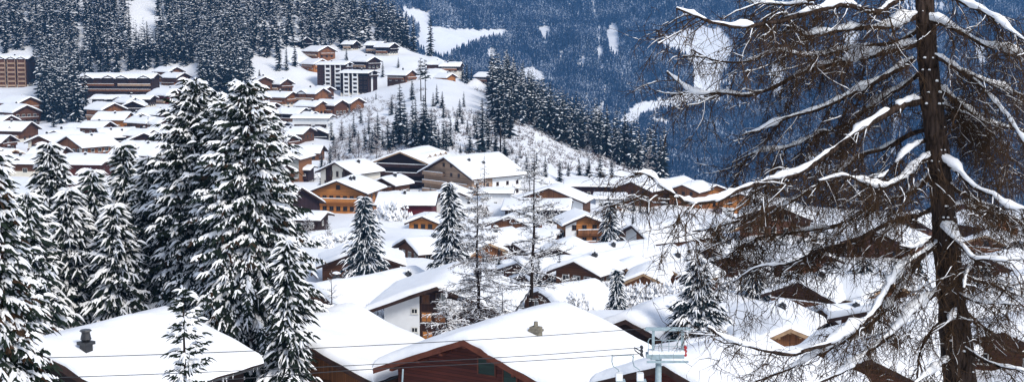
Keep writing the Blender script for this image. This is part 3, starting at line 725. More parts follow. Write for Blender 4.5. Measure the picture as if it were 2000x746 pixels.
H('broad snow roof directly behind the bare larch branches', 1010, 508, 226, 13, 11, -60, 2.2, 'brown', 17, t=0.6, rows=1, cols=2)
H('snowed in house with only its eave line showing left of the shrubs', 1022, 530, 224, 10, 9, -64, 2.0, 'brown', 18, t=0.6, rows=1, cols=2)
H('long house with white plaster gable and red-brown boards below the row of brown gables', 1232, 437, 290, 12.0, 14, -58, 5.0, 'amber', 24, t=0.45, rows=2, cols=3, srows=2, scols=6, ww=1.2, wh=1.2, pane='frame_white', frame='frame_white',
  panels=[(-3.2, 0.4, -4, 8, 'white'), (4.4, 5.97, -4, 20, 'white')], name='long_house', cat='house')
H('honey coloured chalet with white left bay and two wooden balconies', 1144, 418, 300, 8.4, 9, 10, 5.0, 'orange', 23, t=0.4, rows=2, cols=3, frame='frame_brown', balc=[(-1.6, 4.0, 2.9), (-1.6, 4.0, 0.4)], balc_mat='amber', panels=[(-4.17, -1.8, -4, 20, 'white')])
H('low orange-brown chalet seen through the bare larches', 993, 420, 312, 9, 10, -18, 2.8, 'amber', 22, t=0.45, rows=1, cols=3)
H('brown boarded house with a straight snow roof between the bare larches and honey chalet', 1096, 446, 300, 9, 8, 70, 2.6, 'brown', 18, t=0.45, rows=1, cols=2, srows=1, scols=3)
H('long low brown house beneath snow left of the honey and white chalet', 1060, 462, 285, 9, 12, 80, 2.0, 'brown', 15, t=0.5, rows=1, cols=2, srows=1, scols=3)
H('wide rust-brown chalet with a white framed window and long right eave', 1072, 365, 372, 18, 9, -16, 4.4, 'amber', 20, t=0.45, of=1.4, rows=2, cols=5, panels=[(6.0, 8.96, -4, 12, 'white')])
H('flat snow roofed building with a dark slot window in front of the rust-brown chalet', 1118, 388, 346, 15, 15, 86, 2.4, 'dark', 9, t=0.6, rows=1, cols=2, srows=1, scols=6, name='flat_house', cat='house')
H('stepped white hotel with long dark window bands and red balconies', 1216, 348, 430, 14, 16, 86, 6.5, 'plum', 9, t=0.6, srows=2, scols=8, sbalc=[(0.5, 10, 3.0, 'amber'), (0.5, 10, 0.3, 'amber')], name='hotel', cat='hotel', chim=[(0, 9, 'dark')])
H('lower snow terrace wing in front of the stepped hotel', 1226, 376, 405, 9, 8, 86, 3.6, 'white', 8, t=0.6, srows=1, scols=3, sbalc=[(0.5, 7.5, 0.6, 'amber')], name='hotel_wing', cat='house')
for i, (x, y, D_, W_, yw, m, lb) in enumerate([(1232, 353, 415, 12, -34, 'brown', 'brown gable at the left end of the row behind the long plaster gabled house'), (1292, 350, 425, 11, -36, 'brown', 'brown gable second in the row, behind the long bare bough'),
      (1332, 359, 412, 9, -30, 'amber', 'low rust gable third in the row with honey boards'), (1400, 360, 418, 12, 28, 'orange', 'tall honey gable in the row half behind the hanging twigs'), (1446, 376, 405, 11, -20, 'orange', 'honey and brown chalet at the right end of the row')]):
    H(lb, x, y, D_, W_, 12, yw, 5.0, m, 21, t=0.4, rows=2, cols=3, frame='frame_brown', panels=[(-W_/2+.03, -W_/2+3.5, -4, 3, 'white')] if m == 'orange' else (), group='row of gabled chalets')
H('broad dark brown gable seen through the larch twigs', 1512, 397, 300, 14.5, 12, -14, 4.2, 'brown', 21, t=0.45, rows=2, cols=5, of=1.4)
H('brown chalet wall behind dense larch twigs below the broad dark gable', 1592, 486, 232, 10, 10, 24, 3.5, 'brown', 20, t=0.5, rows=1, cols=3, frame='frame_brown')
H('snow roof chalet left of the larch trunk', 1710, 448, 262, 12, 10, -35, 3.2, 'brown', 20, t=0.5, rows=1, cols=3, frame='frame_brown')
H('low brown chalet under heavy snow behind the twig curtain', 1440, 492, 236, 10, 9, -40, 2.6, 'brown', 18, t=0.6, rows=1, cols=2, frame='frame_brown')
H('snow covered chalet just right of the larch trunk', 1880, 395, 385, 14, 12, -30, 4, 'brown', 20, t=0.5, rows=2, cols=3)
H('brown chalet near the right border behind the twigs', 1965, 420, 350, 12, 12, 30, 4, 'amber', 20, t=0.5, rows=2, cols=3)
H('low snow roof behind the forked snowy bough', 1930, 500, 220, 11, 10, -40, 2.6, 'brown', 20, t=0.5, rows=1, cols=2)
H('snow roof at the lower right corner behind the larch', 1960, 640, 130, 10, 10, -35, 2.6, 'brown', 20, t=0.5, rows=1, cols=2)
H('snow roof left of the larch trunk in the lower right', 1735, 662, 124, 9, 8, -35, 2.2, 'brown', 20, t=0.6, rows=1, cols=2)
# --- centre
H('large honey coloured four storey chalet with rows of brown shuttered windows', 657, 351, 350, 14.2, 14, -12, 5.8, 'orange', 21, ov=1.1, t=0.4, rows=3, cols=7, ww=1.1, wh=1.15, frame='frame_brown', chim=[(2, 4, 'dark'), (2.2, 6, 'dark')], srows=2, scols=4,
  balc=[(-6.5, 6.8, 3.3)], balc_mat='orange', name='big_chalet')
H('cream plastered house with dark brown board bays and a long snowy right roof', 653, 315, 382, 12.2, 11, -34, 5.0, 'cream', 23, t=0.4, rows=2, cols=5, wh=1.5, ww=0.8, frame='frame_brown', srows=2, scols=4, panels=[(-4.2, -1.9, 0.2, 20, 'choc'), (2.0, 5.0, 0.2, 20, 'choc')], chim=[(2.5, 6, 'dark')], name='plaster_house', cat='house')
H('dark stepped house with plum boards and a slanting snow roof left of the honey chalet', 590, 364, 330, 17, 13, 62, 4.0, 'plum', 26, t=0.45, rows=1, cols=3, srows=1, scols=4, frame='frame_brown', sbalc=[(1, 12, 2.2, 'choc')], name='stepped_house', cat='house')
H('lower snow terrace building with brown walls in front of the dark stepped house', 640, 412, 312, 8, 11, 80, 2.8, 'choc', 12, t=0.5, rows=1, cols=1, srows=1, scols=4, name='terrace_house', cat='house')
H('brown gabled house with a grey plaster right bay and stacked balconies beside the big spruces', 530, 289, 440, 17, 13, -10, 7.4, 'amber', 19, t=0.4, rows=3, cols=5, frame='frame_brown', panels=[(3.2, 8.47, -4, 20, 'grey')], balc=[(-6, 2.5, 5.4), (-6, 2.5, 2.7), (5.5, 8.4, 3.0), (5.5, 8.4, 0.4)], balc_mat='amber', name='gable_house', cat='house')
H('flat roofed side building with long balconies right of the brown gabled house', 614, 322, 448, 8, 7, 84, 6.0, 'plum', 8, t=0.6, srows=2, scols=3, sbalc=[(0.3, 6.5, 3.3, 'choc'), (0.3, 6.5, 0.6, 'choc')], name='side_house', cat='house')
H('huge dark timber hotel with stacked balcony bands and a wide snowy gable', 781, 294, 430, 17.5, 19, -21, 8.0, 'dark', 20, ov=1.6, of=1.8, t=0.5, rows=3, cols=6, frame='frame_brown', balc=[(-8.4, 8.4, 6.6), (-8.4, 8.4, 4.0), (-8.4, 8.4, 1.4)], balc_mat='choc',
  dorm=[(1, 4, 2.0, 3, 9.6, 'dark', 2.6), (1, 8, 2.0, 3, 9.6, 'dark', 2.6), (1, 12, 2.0, 3, 9.6, 'dark', 2.6), (1, 16, 2.0, 3, 9.6, 'dark', 2.6)], fascia='fascia_light', name='hotel', cat='hotel')
H('tan balconied apartment house under one vast white roof plane next to the dark hotel', 866, 305, 415, 22, 20, -47, 7.0, 'tan', 24, ov=1.6, of=1.6, t=0.5, rows=4, cols=6, frame='frame_brown', balc=[(-10.5, -1, 6.4), (-10.5, 1, 3.8), (-10.5, 2, 1.2), (2, 10, 3.8), (2, 10, 1.2)], balc_mat='tan', srows=2, scols=5, chim=[(4, 5, 'dark'), (6, 9, 'dark')], spanels=[(8, 20, -4, 20, 'white')], name='apartment_house', cat='apartments')
H('crimson boarded house under a thick straight snow roof', 857, 374, 345, 12, 13, 87, 5.0, 'crimson', 17, t=0.55, srows=1, scols=6, ww=1.0, wh=0.9, frame='frame_brown', sbalc=[(1, 12, 0.4, 'crimson')], chim=[(-2, 7, 'dark')], name='crimson_house', cat='house')
H('tiny honey coloured cabin below the crimson house', 824, 420, 310, 6.4, 7, -8, 2.5, 'orange', 22, t=0.4, rows=1, cols=3, frame='frame_brown', ov=0.8, name='cabin', cat='cabin')
H('white plastered house with a red sign partly behind the dark slim spruce', 880, 367, 350, 8, 8, -4, 3.8, 'white', 22, t=0.4, rows=2, cols=2, frame='redpaint', name='white_house', cat='house')
H('small snow roofed shed left of the slim spruce in the middle', 632, 455, 290, 8, 8, -40, 2.0, 'brown', 20, t=0.6, rows=1, cols=2, name='shed', cat='shed')
H('white walled house with two small windows at the foot of the vast white roof', 1006, 366, 392, 8, 8, 86, 4.6, 'white', 8, t=0.5, srows=2, scols=3, name='white_house', cat='house')
# --- hillside, centre
g = 'chalets on the upper hillside'
def S(lb, ax, ay, D, W, L, yaw, h, wall='brown', **k):
    k.setdefault('t', 0.6); k.setdefault('chim', [((HN[0] % 3 - 1) * 1.6 + .4, L * (0.35 + 0.1 * (HN[0] % 4)), 'dark')]); k.setdefault('srows', 1); k.setdefault('scols', 3); k.setdefault('group', g); k.setdefault('frame', 'frame_brown'); k.setdefault('cols', 3)
    if W >= 9.5 and k.get('cols') and not k.get('dorm') and h > 3.3: k.setdefault('balc', [(-W/2 + .4, W/2 - .4, h - 1.3)])
    k.setdefault('ww', 1.5); k.setdefault('wh', 1.35)
    h += 0.8
    if HN[0] % 3 == 0 and h > 3 and wall not in ('white', 'cream', 'grey'): k.setdefault('base', 'cream'); k.setdefault('base_h', 1.5)
    if HN[0] % 4 == 1: k['frame'] = 'frame_white'
    if h > 4 and not k.get('stacks'): k.setdefault('sbalc', [(1, L - 1, 1.9, 'amber' if HN[0] % 2 else 'tan')])
    return H(lb, ax, ay, D, W, L, yaw, h, wall, k.pop('pitch', 24), **k)
S('dark chalet at the forest edge, topmost on the left of the clearing', 600, 72, 900, 12, 13, 58, 4.4, 'dark')
S('brown gabled chalet with a pale balcony below the topmost dark chalet', 640, 89, 870, 13, 15, 44, 4.0, 'amber', balc=[(-5, 5, 2.6)])
S('orange chalet tucked above the left apartment block', 630, 115, 840, 11, 12, 45, 3.4, 'orange')
S('small dark hut below the forest on the clearing', 697, 79, 900, 8, 7, 66, 3.4, 'dark', scols=2)
S('grey-brown chalet half behind the snow mound on the clearing', 737, 74, 932, 9, 9, 66, 3.2, 'grey')
S('dark chalet with light windows, left of the joined upper pair', 751, 80, 892, 9, 10, 68, 4.6, 'plum', scols=4, frame='frame_white')
S('darker gabled chalet, right of the joined upper pair', 771, 83, 884, 10, 10, 60, 4.6, 'dark')
S('chocolate chalet with white balcony posts above the right apartment block', 732, 110, 840, 11, 12, 50, 4.2, 'choc', frame='frame_white')
S('dark brown apartment block with two white balcony stacks, the upper left one', 683, 121, 803, 11, 16.5, 74, 12.0, 'choc', pitch=11, stacks=[(2.0, 5.2, 5, 'white'), (8.2, 11.2, 5, 'white')], srows=4, scols=6, t=0.45, panels=[(-1.2, 1.2, -3, 20, 'white')], name='apartment_block', cat='apartments', group='twin apartment blocks')
S('dark brown apartment block with two white balcony stacks, the lower right one', 731, 137, 782, 11.5, 17, 68, 11.6, 'choc', pitch=11, stacks=[(6.0, 9.0, 5, 'white'), (11.5, 14.5, 5, 'white')], srows=4, scols=6, t=0.45, panels=[(-1.6, 0.4, -3, 20, 'white')], name='apartment_block', cat='apartments', group='twin apartment blocks')
S('rust coloured chalet with a brown gable on the snowfield right of the apartment blocks', 806, 136, 762, 10, 12, 60, 3.4, 'amber')
S('brown cabin, left of the pair below the bright far meadow', 869, 117, 830, 9, 8.5, 68, 4.6, 'brown')
S('long low brown cabin, right of the pair below the bright far meadow', 903, 121, 822, 8, 11, 78, 3.4, 'dark')
S('little orange cabin in front of the pair on the shoulder', 884, 143, 782, 8, 8, 52, 3.2, 'orange')
S('lone dark chalet with white posts at the end of the shoulder', 967, 140, 800, 10, 9, 58, 3.6, 'dark', frame='frame_white', scols=2)
S('small brown gable, left of two at the hillside forest edge', 499, 150, 740, 7.5, 9, 22, 4.2, 'brown', group='hillside gables', scols=0)
S('small brown gable, right of two at the hillside forest edge', 518, 149, 735, 7.5, 9, 22, 4.2, 'brown', group='hillside gables', scols=0)
S('brown chalet beside the small forest edge gables', 562, 153, 740, 10, 11, 58, 4.0, 'brown')
S('long brown chalet with gable below the forest edge gables', 573, 178, 700, 10, 14, 58, 4.2, 'amber')
S('brown chalet with twin gables left of the apartment blocks foot', 632, 171, 700, 10, 14, 58, 4.4, 'amber', dorm=[(-1, 8, 4.5, 4, 5.4, 'amber')])
S('small brown gable behind the twin gabled chalet', 645, 168, 716, 7, 8, 50, 3.8, 'brown', scols=2)
S('left chalet of the three stepped brown ones', 631, 196, 660, 9, 12, 56, 4.0, 'amber', group='three stepped chalets')
S('middle chalet of the three stepped brown ones', 669, 194, 664, 9, 12, 54, 4.4, 'brown', group='three stepped chalets')
S('right chalet of the three stepped brown ones', 701, 190, 672, 9, 11, 52, 4.4, 'amber', group='three stepped chalets')
S('dark wooden chalet below the three stepped chalets', 598, 209, 645, 10, 12, 62, 4.2, 'dark')
S('small gable beside the dark wooden chalet', 616, 217, 640, 6.5, 8, 50, 3, 'brown', scols=2)
S('tall white roofed house with wrapping dark balconies', 650, 223, 602, 11, 15, 84, 8.0, 'white', pitch=9, sbalc=[(0.3, 6, 5.4, 'dark'), (0.3, 6, 2.8, 'dark'), (7, 14, 5.4, 'choc')], srows=2, scols=5, name='balcony_house', cat='house')
S('dark gabled front with bright snow on its balcony rails', 617, 249, 585, 9.5, 7, 4, 4.6, 'dark', balc=[(-4.5, 4.5, 3.2), (-4.5, 4.5, 0.6)], scols=0)
S('low house under a large snow plane with a roof hatch', 606, 247, 562, 15, 12, 78, 2.4, 'brown', pitch=14, chim=[(-3, 6, 'dark')])
S('small brown and red house above the plaster and board house', 633, 282, 520, 9, 10.5, 82, 2.8, 'amber')
# --- hillside, left
g = 'chalets on the left hillside'
S('tan apartment tower with stacked balconies and three little gables at the left border', 64, 108, 820, 11, 20, 86, 15.5, 'dark', pitch=14, stacks=[(1, 5.5, 6, 'tan'), (7, 11.5, 6, 'tan'), (13, 18, 6, 'tan')], dorm=[(-1, 3.2, 5, 4, 16.2, 'brown'), (-1, 9.2, 5, 4, 16.2, 'brown'), (-1, 15.5, 5, 4, 16.2, 'brown')], srows=5, scols=6, name='apartment_tower', cat='apartments')
S('brown chalet with galleries on a tall gable below the tower, front one', 53, 204, 640, 12.5, 18, 46, 8.0, 'brown', rows=3, cols=4, balc=[(-5.5, 5.5, 5.5), (-5.5, 5.5, 2.8)], frame='frame_white')
S('brown gable rising behind the galleried chalet', 60, 188, 662, 12.5, 18, 46, 7.8, 'amber', rows=3)
S('snowed chalet roof at the left border under the galleried chalet', 62, 236, 566, 13, 20, 78, 4.0, 'brown', dorm=[(-1, 5, 3.5, 3, 5.2, 'brown', 1.5)])
S('small chalet roof touching the left border', 22, 224, 600, 9, 12, 60, 3, 'brown')
S('broad brown chalet with white corner pier in the left cluster, right gable', 129, 264, 500, 14.5, 15, -36, 5.2, 'amber', rows=2, cols=5, balc=[(-6, 6, 2.9)], srows=2, scols=5, panels=[(5.6, 7.2, -4, 20, 'cream')], ov=1.3, frame='frame_white')
S('brown gabled chalet, left one of the cluster', 75, 263, 508, 9.5, 12, -8, 5.2, 'brown', rows=2, scols=0, balc=[(-4.5, 4.5, 2.8)], panels=[(-4.72, -3.4, -4, 20, 'cream')])
S('brown chalet wedged behind the left cluster', 105, 253, 522, 9.5, 12, -8, 6.2, 'brown', rows=2, scols=0)
S('snowy roof with hatches and flues behind the left cluster', 188, 250, 545, 12, 13, -62, 3.6, 'dark', chim=[(2, 4, 'dark'), (3, 8, 'dark')], dorm=[(1, 7, 3, 3, 4.8, 'brown', 1.5)])
S('red-brown gable house beside the big spruces with a small roof dormer', 331, 277, 470, 15, 17, 66, 4.6, 'redbrown', rows=2, srows=2, scols=6, dorm=[(-1, 10, 3.6, 3, 7.8, 'amber', 1.5)], sbalc=[(1, 7, 3, 'cream')], chim=[(-2, 6, 'dark')])
S('cream walled house with a dark middle gable', 281, 258, 530, 13, 14, 8, 4.2, 'cream', panels=[(-4, 4, 0, 20, 'choc')], scols=0)
S('orange boarded chalet with a roof vent in mid slope', 256, 218, 590, 11, 13, 80, 4.2, 'orange', scols=4, srows=1, chim=[(-2, 5, 'dark')])
S('small dark gable right of the orange boarded chalet', 276, 220, 596, 7, 9, 24, 3.8, 'brown', scols=0)
S('rust gable chalet above the orange boarded one', 224, 200, 610, 11, 13, 46, 4.6, 'amber')
S('long dark terrace with four gables and balcony rows below the forest', 308, 143, 740, 12, 39, 85, 8.2, 'choc', pitch=16, dorm=[(-1, 4, 7, 4, 8.6, 'dark'), (-1, 16, 7, 4, 8.6, 'dark'), (-1, 23, 7, 4, 8.6, 'dark'), (-1, 35, 7, 4, 8.6, 'dark')], sbalc=[(0.5, 18, 5.0, 'tan'), (20, 38, 5.0, 'amber'), (0.5, 38, 2.2, 'amber')], srows=2, scols=12, name='terrace_row', cat='apartments')
S('low snow roofed terrace with two dark gables under the long dark terrace', 302, 185, 655, 10, 27, 84, 3.4, 'dark', pitch=14, dorm=[(-1, 8, 5, 4, 4.0, 'dark'), (-1, 14, 5, 4, 4.0, 'dark')], scols=6)
S('dark balconied gable in front of the low terrace', 259, 196, 628, 8, 9, 6, 4.2, 'dark', balc=[(-4, 4, 2.9), (-4, 4, 0.4)], scols=0)
S('brown chalet at the forest foot, upper of the stacked two', 346, 130, 792, 10, 13, 52, 5.0, 'amber')
S('brown chalet at the forest foot, lower of the stacked two', 361, 141, 775, 10, 12, 56, 5.0, 'brown')
S('maroon chalet right below the stacked two', 346, 173, 682, 11, 14, 50, 4.6, 'crimson', balc=[(-4, 4, 2.6)])
S('snow roof with a teal tinted gable in mid slope', 329, 211, 604, 9, 13, 56, 3.4, 'plum')
S('low twin roof, left gable, above the cream walled house', 304, 228, 572, 8, 12, 54, 2.8, 'amber', scols=2)
S('low twin roof, right gable, above the cream walled house', 327, 230, 568, 8, 10, 50, 2.8, 'brown', scols=2)
S('flat snow roofed red house with a square roof hatch', 222, 300, 430, 17, 13, 84, 3.0, 'redbrown', pitch=12, t=0.7, chim=[(-2, 7, 'dark'), (3, 3, 'dark')], name='flat_house', cat='house')
S('low snow buried house below the left cluster', 88, 302, 432, 12, 14, 80, 3.0, 'brown', pitch=14, t=0.7, dorm=[(-1, 5, 3, 3, 4.4, 'brown', 1.5)])
S('maroon house with dark eave showing between the left spruces', 168, 344, 372, 9, 8, 80, 5.0, 'crimson', pitch=12)
S('brown chalet roof above the left cluster by the lone small spruce', 178, 240, 574, 9, 10, 60, 3, 'brown', scols=2)

extra = [(915,452,262,8,9,-50,2.2,'brown','low brown cabin in the hollow right of the narrow dark spruce'),(955,470,255,8,8,40,2.2,'amber','cabin with amber end wall half behind the pale tangled larch'),(1000,470,262,9,9,-40,2.4,'brown','snow capped chalet seen between the two bare larches'),
 (790,462,262,9,9,-58,1.8,'brown','snow roofed house on the white slope right of the slim whorled spruce'),(1120,505,205,7,7,-30,2.0,'brown','little brown gable left of the red-brown gable house'),(1300,515,215,8,8,-38,2.2,'amber','small amber end wall at the foot of the dark boarded gable house'),
 (1345,455,300,9,9,-30,3.2,'amber','amber gable right of the long plaster gabled house'),(1400,425,340,10,9,-28,3.4,'brown','brown gable behind the dangling twig tips, under the tall honey gable'),(1455,432,330,9,9,30,3.4,'amber','rust gable facing left between two broad gables'),(1385,478,262,9,9,-35,2.6,'brown','brown end wall above the broad frosted spruce'),
 (1500,490,238,9,9,-20,3.0,'amber','rust end wall under the broad dark brown gable'),(1560,545,190,9,8,-35,2.4,'brown','chalet half sunk in snow above the narrow honey brown gable'),(1655,465,280,11,10,-25,3.4,'amber','amber chalet left of the trunk behind crossing twigs'),(1770,420,350,11,10,-30,3.6,'brown','brown chalet just left of the trunk behind a thick bough'),
 (1480,610,160,8,8,-30,2.0,'brown','snow roof directly behind the narrow honey brown gable'),(1640,655,122,8,7,-30,2.0,'amber','honey coloured cabin end right of the three joined gables'),(1700,690,110,8,7,-25,2.0,'brown','brown cabin end at the foot of the sweeping boughs'),(1925,455,300,10,9,-32,3.2,'amber','amber chalet right of the trunk below the long forked bough'),
 (1980,545,195,9,9,-30,2.6,'brown','brown cabin at the right border half way up'),(1740,545,190,9,9,32,2.6,'amber','amber cabin end left of the trunk in the lower third'),(1880,600,150,9,8,-35,2.4,'brown','brown cabin right behind the lower trunk'),
 (745,345,372,7,7,-30,3.0,'brown','little brown house between the cream plastered house and the snow wrapped bushes'),(1165,425,335,8,7,-20,3.2,'brown','brown house half behind the slender spruce'),(950,398,350,9,7,84,3.4,'plum','low plum house with a white roof behind the pale tangled larch'),
 (560,320,420,9,9,60,3.0,'brown','snow roofed annex behind the brown gabled house with grey bay'),(575,262,548,9,9,66,2.8,'brown','snow roof stepping down left of the large snow plane'),(560,238,600,8,9,60,3.0,'dark','dark cabin left of the tall white roofed house'),(540,200,660,8,9,60,3.2,'brown','brown cabin at the left end of the lower hillside rows'),
 (410,215,600,10,11,55,3.4,'amber','amber chalet just visible between the spruce leaders'),(395,262,520,10,11,60,3.4,'brown','brown chalet behind the left spruce leader'),(130,285,470,9,10,82,2.4,'brown','low snow roof directly in front of the left cluster'),(265,190,640,8,9,50,3.0,'brown','small gable behind the rust gable chalet'),(215,236,560,9,10,70,2.8,'brown','snow roof below the rust gable chalet'),
 (300,252,536,8,9,64,2.6,'brown','roof stepping up right of the cream walled house'),(345,245,545,9,10,60,3.0,'amber','amber end wall near the cream walled house, uphill'),(20,262,520,10,12,76,3.2,'brown','brown chalet at the left border below the galleried chalet'),(30,290,470,9,10,50,3.0,'amber','rust gable at the left border under the broad cluster')]
for (x_, y_, D_, W_, L_, yw, h_, m_, lb) in extra:
    h_ += 0.7
    H(lb, x_, y_, D_, W_, L_, yw, h_, m_, 23, t=0.55, rows=1 if h_ < 3.3 else 2, cols=3, ww=1.2, wh=1.1, frame='frame_white' if m_ != 'amber' else 'frame_brown', srows=1, scols=3, of=1.1, balc=[(-W_/2+.5, W_/2-.5, h_-1.4)] if h_ > 3 else (), chim=[(1.2, L_*.5, 'dark')], fascia='fascia_light' if m_ == 'amber' else 'fascia')
# ---------------------------------------------------------------- the ground, from under the camera to the far mountain
yy = np.concatenate([np.arange(-150, 60, 6), np.arange(60, 480, 3.2), np.arange(480, 1000, 5), np.arange(1000, 2300, 25), np.arange(2300, 4000, 14), np.arange(4000, 4601, 60)])
qq = np.concatenate([np.arange(-2600, -1050, 60), np.arange(-1050, 1050, 9), np.arange(1050, 2601, 60)])
QQ, YY = np.meshgrid(qq, yy, indexing='ij')
XX = QQ / FPX * (np.maximum(YY, -120) + 170)
ZZ = ground_z(XX, YY)
nx, ny = XX.shape
idx = np.arange(nx * ny).reshape(nx, ny)
qd = np.stack([idx[:-1, :-1], idx[1:, :-1], idx[1:, 1:], idx[:-1, 1:]], -1).reshape(-1, 4)
far = (YY[:-1, :-1] > 1500).ravel()
G = Acc(); vv = np.stack([XX, YY, ZZ], -1)
G.add(vv, qd[~far], m=0); G.q.append(qd[far]); G.qm.append(np.full(far.sum(), 1))
tag(G.build('ground', ['snow', 'snow_far'], smooth=True), kind='structure')

def inside(px, py, poly):
    c = np.zeros(np.shape(px), bool); n = len(poly)
    for i in range(n):
        x1, y1 = poly[i]; x2, y2 = poly[(i+1) % n]
        with np.errstate(divide='ignore', invalid='ignore'):
            c ^= ((y1 > py) != (y2 > py)) & (px < (x2 - x1) * (py - y1) / (y2 - y1 + 1e-12) + x1)
    return c
# ---------------------------------------------------------------- far mountain forest: one mass
MEADOWS = [[(812,62),(835,48),(900,52),(960,55),(1012,50),(1000,60),(940,74),(900,88),(870,104),(840,100),(815,82)],
 [(770,15),(800,12),(850,22),(840,35),(822,45),(800,30)],
 [(1290,68),(1330,60),(1370,52),(1400,52),(1438,75),(1420,120),(1412,160),(1405,180),(1350,182),(1350,152),(1355,130),(1335,100),(1300,85)],
 [(1410,172),(1350,176),(1300,188),(1250,198),(1225,212),(1200,240),(1235,242),(1255,216),(1300,204),(1360,198),(1415,194)],
 [(1148,222),(1170,200),(1185,185),(1182,212),(1165,238)], [(1155,0),(1165,0),(1168,42),(1160,42)], [(1180,60),(1205,40),(1215,75),(1210,103),(1190,98)],
 [(1162,50),(1177,48),(1180,105),(1165,112)], [(1228,160),(1250,155),(1245,172)], [(1040,50),(1080,48),(1078,66),(1062,68)], [(1005,130),(1050,128),(1078,152),(1055,162),(1015,150)],
 [(945,90),(975,92),(970,110),(950,108)], [(1740,215),(1762,215),(1752,300),(1735,300)], [(1218,30),(1262,32),(1240,40)], [(1080,95),(1110,98),(1095,112)], [(1240,228),(1280,226),(1350,236),(1300,240)],
 [(1500,120),(1540,118),(1530,175),(1505,180)], [(1640,60),(1690,55),(1670,95),(1650,90)], [(1900,60),(1930,90),(1925,130),(1905,110)], [(1560,300),(1600,290),(1640,330),(1590,335)], [(1205,130),(1235,150),(1215,148)]]
rng = np.random.default_rng(77)
n = 650000
y = rng.uniform(2420, 3800, n); x = (rng.uniform(-420, 1120, n)) / FPX * y
keep = np.ones(n, bool)
z = ground_z(x, y); px, py = proj(x, y, z)
hh = rng.uniform(16, 29, n); ppx, ppy = proj(x, y, z + hh)
keep &= (py > -25) & (ppy < 470)
jx, jy = rng.normal(0, 2.0, n), rng.normal(0, 2.0, n)
for m_ in MEADOWS:
    for q_ in (0.1, 0.5, 0.85): keep &= ~inside(px + jx, py * (1 - q_) + ppy * q_ + jy, m_)
dn = wave_noise(21, 6, 0.006)
gap = np.sin(x * 0.012 + mn1(x, y) * 3) + dn(x, y * 0.45) * 0.9
keep &= rng.random(n) < np.clip(2.1 - 1.0 * np.maximum(gap, 0), 0.02, 1)
gy = wave_noise(5, 5, 0.02)
keep &= ~((gy(x * 1.2, y * 0.22) > 1.35) & (rng.random(n) < 0.9))
I = np.where(keep)[0]
# even spacing on a hashed grid
cell = {}; sel = []
for i in I:
    cs = 4.1 if y[i] < 2850 else 4.9; k = (int(x[i] / cs), int(y[i] / cs / 1.34), cs)
    if k in cell: continue
    cell[k] = 1; sel.append(i)
sel = np.array(sel); print('far trees', len(sel))
def tier_tree(seed, tiers=3, sides=7):
    r = np.random.default_rng(seed); V = []; T = []; MI = []; b = 0
    for k in range(tiers):
        z0 = 0.06 + 0.86 * k / tiers; z1 = min(1.0, z0 + 1.45 / tiers if k < tiers - 1 else 1.0); R = 0.155 * (1 - k / tiers)**0.8 + 0.02
        ring = []
        for j in range(sides * 2):
            a = j * math.pi / sides + r.uniform(-.15, .15); rr = R * (1.1 if j % 2 == 0 else 0.55) * r.uniform(.8, 1.15)
            ring.append((rr * math.cos(a), rr * math.sin(a), z0 + (0 if j % 2 == 0 else 0.05) + r.uniform(-.02, .02)))
        V += ring + [(0, 0, z1)]; n_ = len(ring)
        for j in range(n_):
            T.append((b + j, b + (j+1) % n_, b + n_)); MI.append(1 if r.random() < 0.0 else 0)
        b += n_ + 1
    return np.array(V), np.array(T), np.array(MI)
def scatter(name, protos, X, Y, Z, Hh, mats, seed):
    r = np.random.default_rng(seed); A = Acc(); which = r.integers(0, len(protos), len(X))
    for pi, (V, F, MI) in enumerate(protos):
        s = which == pi; k = s.sum()
        if not k: continue
        a = r.uniform(0, 6.28, k); c, sn = np.cos(a), np.sin(a); wd = Hh[s] * r.uniform(0.95, 1.4, k)
        vx = (V[None, :, 0] * c[:, None] - V[None, :, 1] * sn[:, None]) * wd[:, None] + X[s][:, None]
        vy = (V[None, :, 0] * sn[:, None] + V[None, :, 1] * c[:, None]) * wd[:, None] + Y[s][:, None]
        vz = V[None, :, 2] * Hh[s][:, None] + Z[s][:, None]
        vv = np.stack([vx, vy, vz], -1).reshape(-1, 3); off = (np.arange(k) * len(V))[:, None, None]
        FF = (F[None] + off).reshape(-1, F.shape[1]); MM = np.tile(MI, k)
        A.v.append(vv)
        if F.shape[1] == 3: A.t.append(FF + A.n); A.tm.append(MM)
        else: A.q.append(FF + A.n); A.qm.append(MM)
        A.n += len(vv)
    return A.build(name, mats)
fo = scatter('forest', [tier_tree(s, 3, 4) for s in range(6)], x[sel], y[sel], z[sel] - 0.5, hh[sel], ['needle_hazed', 'snow_tree'], 5)
tag(fo, 'dense haze-blue conifer forest covering the far mountainside', 'forest', kind='stuff')

# ---------------------------------------------------------------- conifers of the near hill
def proto(seed, whorls, per, snow, needle='needle_blue', R=0.17, **k):
    t_, c_ = spruce_parts(seed, 20.0, 20 * R, whorls, per, 0, snow, needle=needle, **k)
    return t_, c_
PRO = [proto(100 + i, 19, 8, 0.16 + 0.05 * (i % 4), R=(0.12, 0.14, 0.16, 0.135, 0.115, 0.15)[i % 6]) for i in range(7)]
PRO_B = [bare_parts(140 + i, 20.0, 3.0, 55, 9, twr=0.03, snow=0.4, droop=0.4, ntw=4, twig='twig', tsn=0.25, rb=0.004) for i in range(2)]
def mesh_arrays(me):
    V = np.zeros(len(me.vertices) * 3, np.float32); me.vertices.foreach_get('co', V)
    F = np.zeros(len(me.loops), np.int32); me.loops.foreach_get('vertex_index', F)
    MI = np.zeros(len(me.polygons), np.int32); me.polygons.foreach_get('material_index', MI)
    return V.reshape(-1, 3).astype(float), F.reshape(-1, 4), MI
LOW = [mesh_arrays(proto(200 + i, 12, 6, 0.19, R=(0.13, 0.15, 0.12, 0.14)[i % 4])[1]) for i in range(5)]
LOW = [(V / 20.0, F, MI) for V, F, MI in LOW]
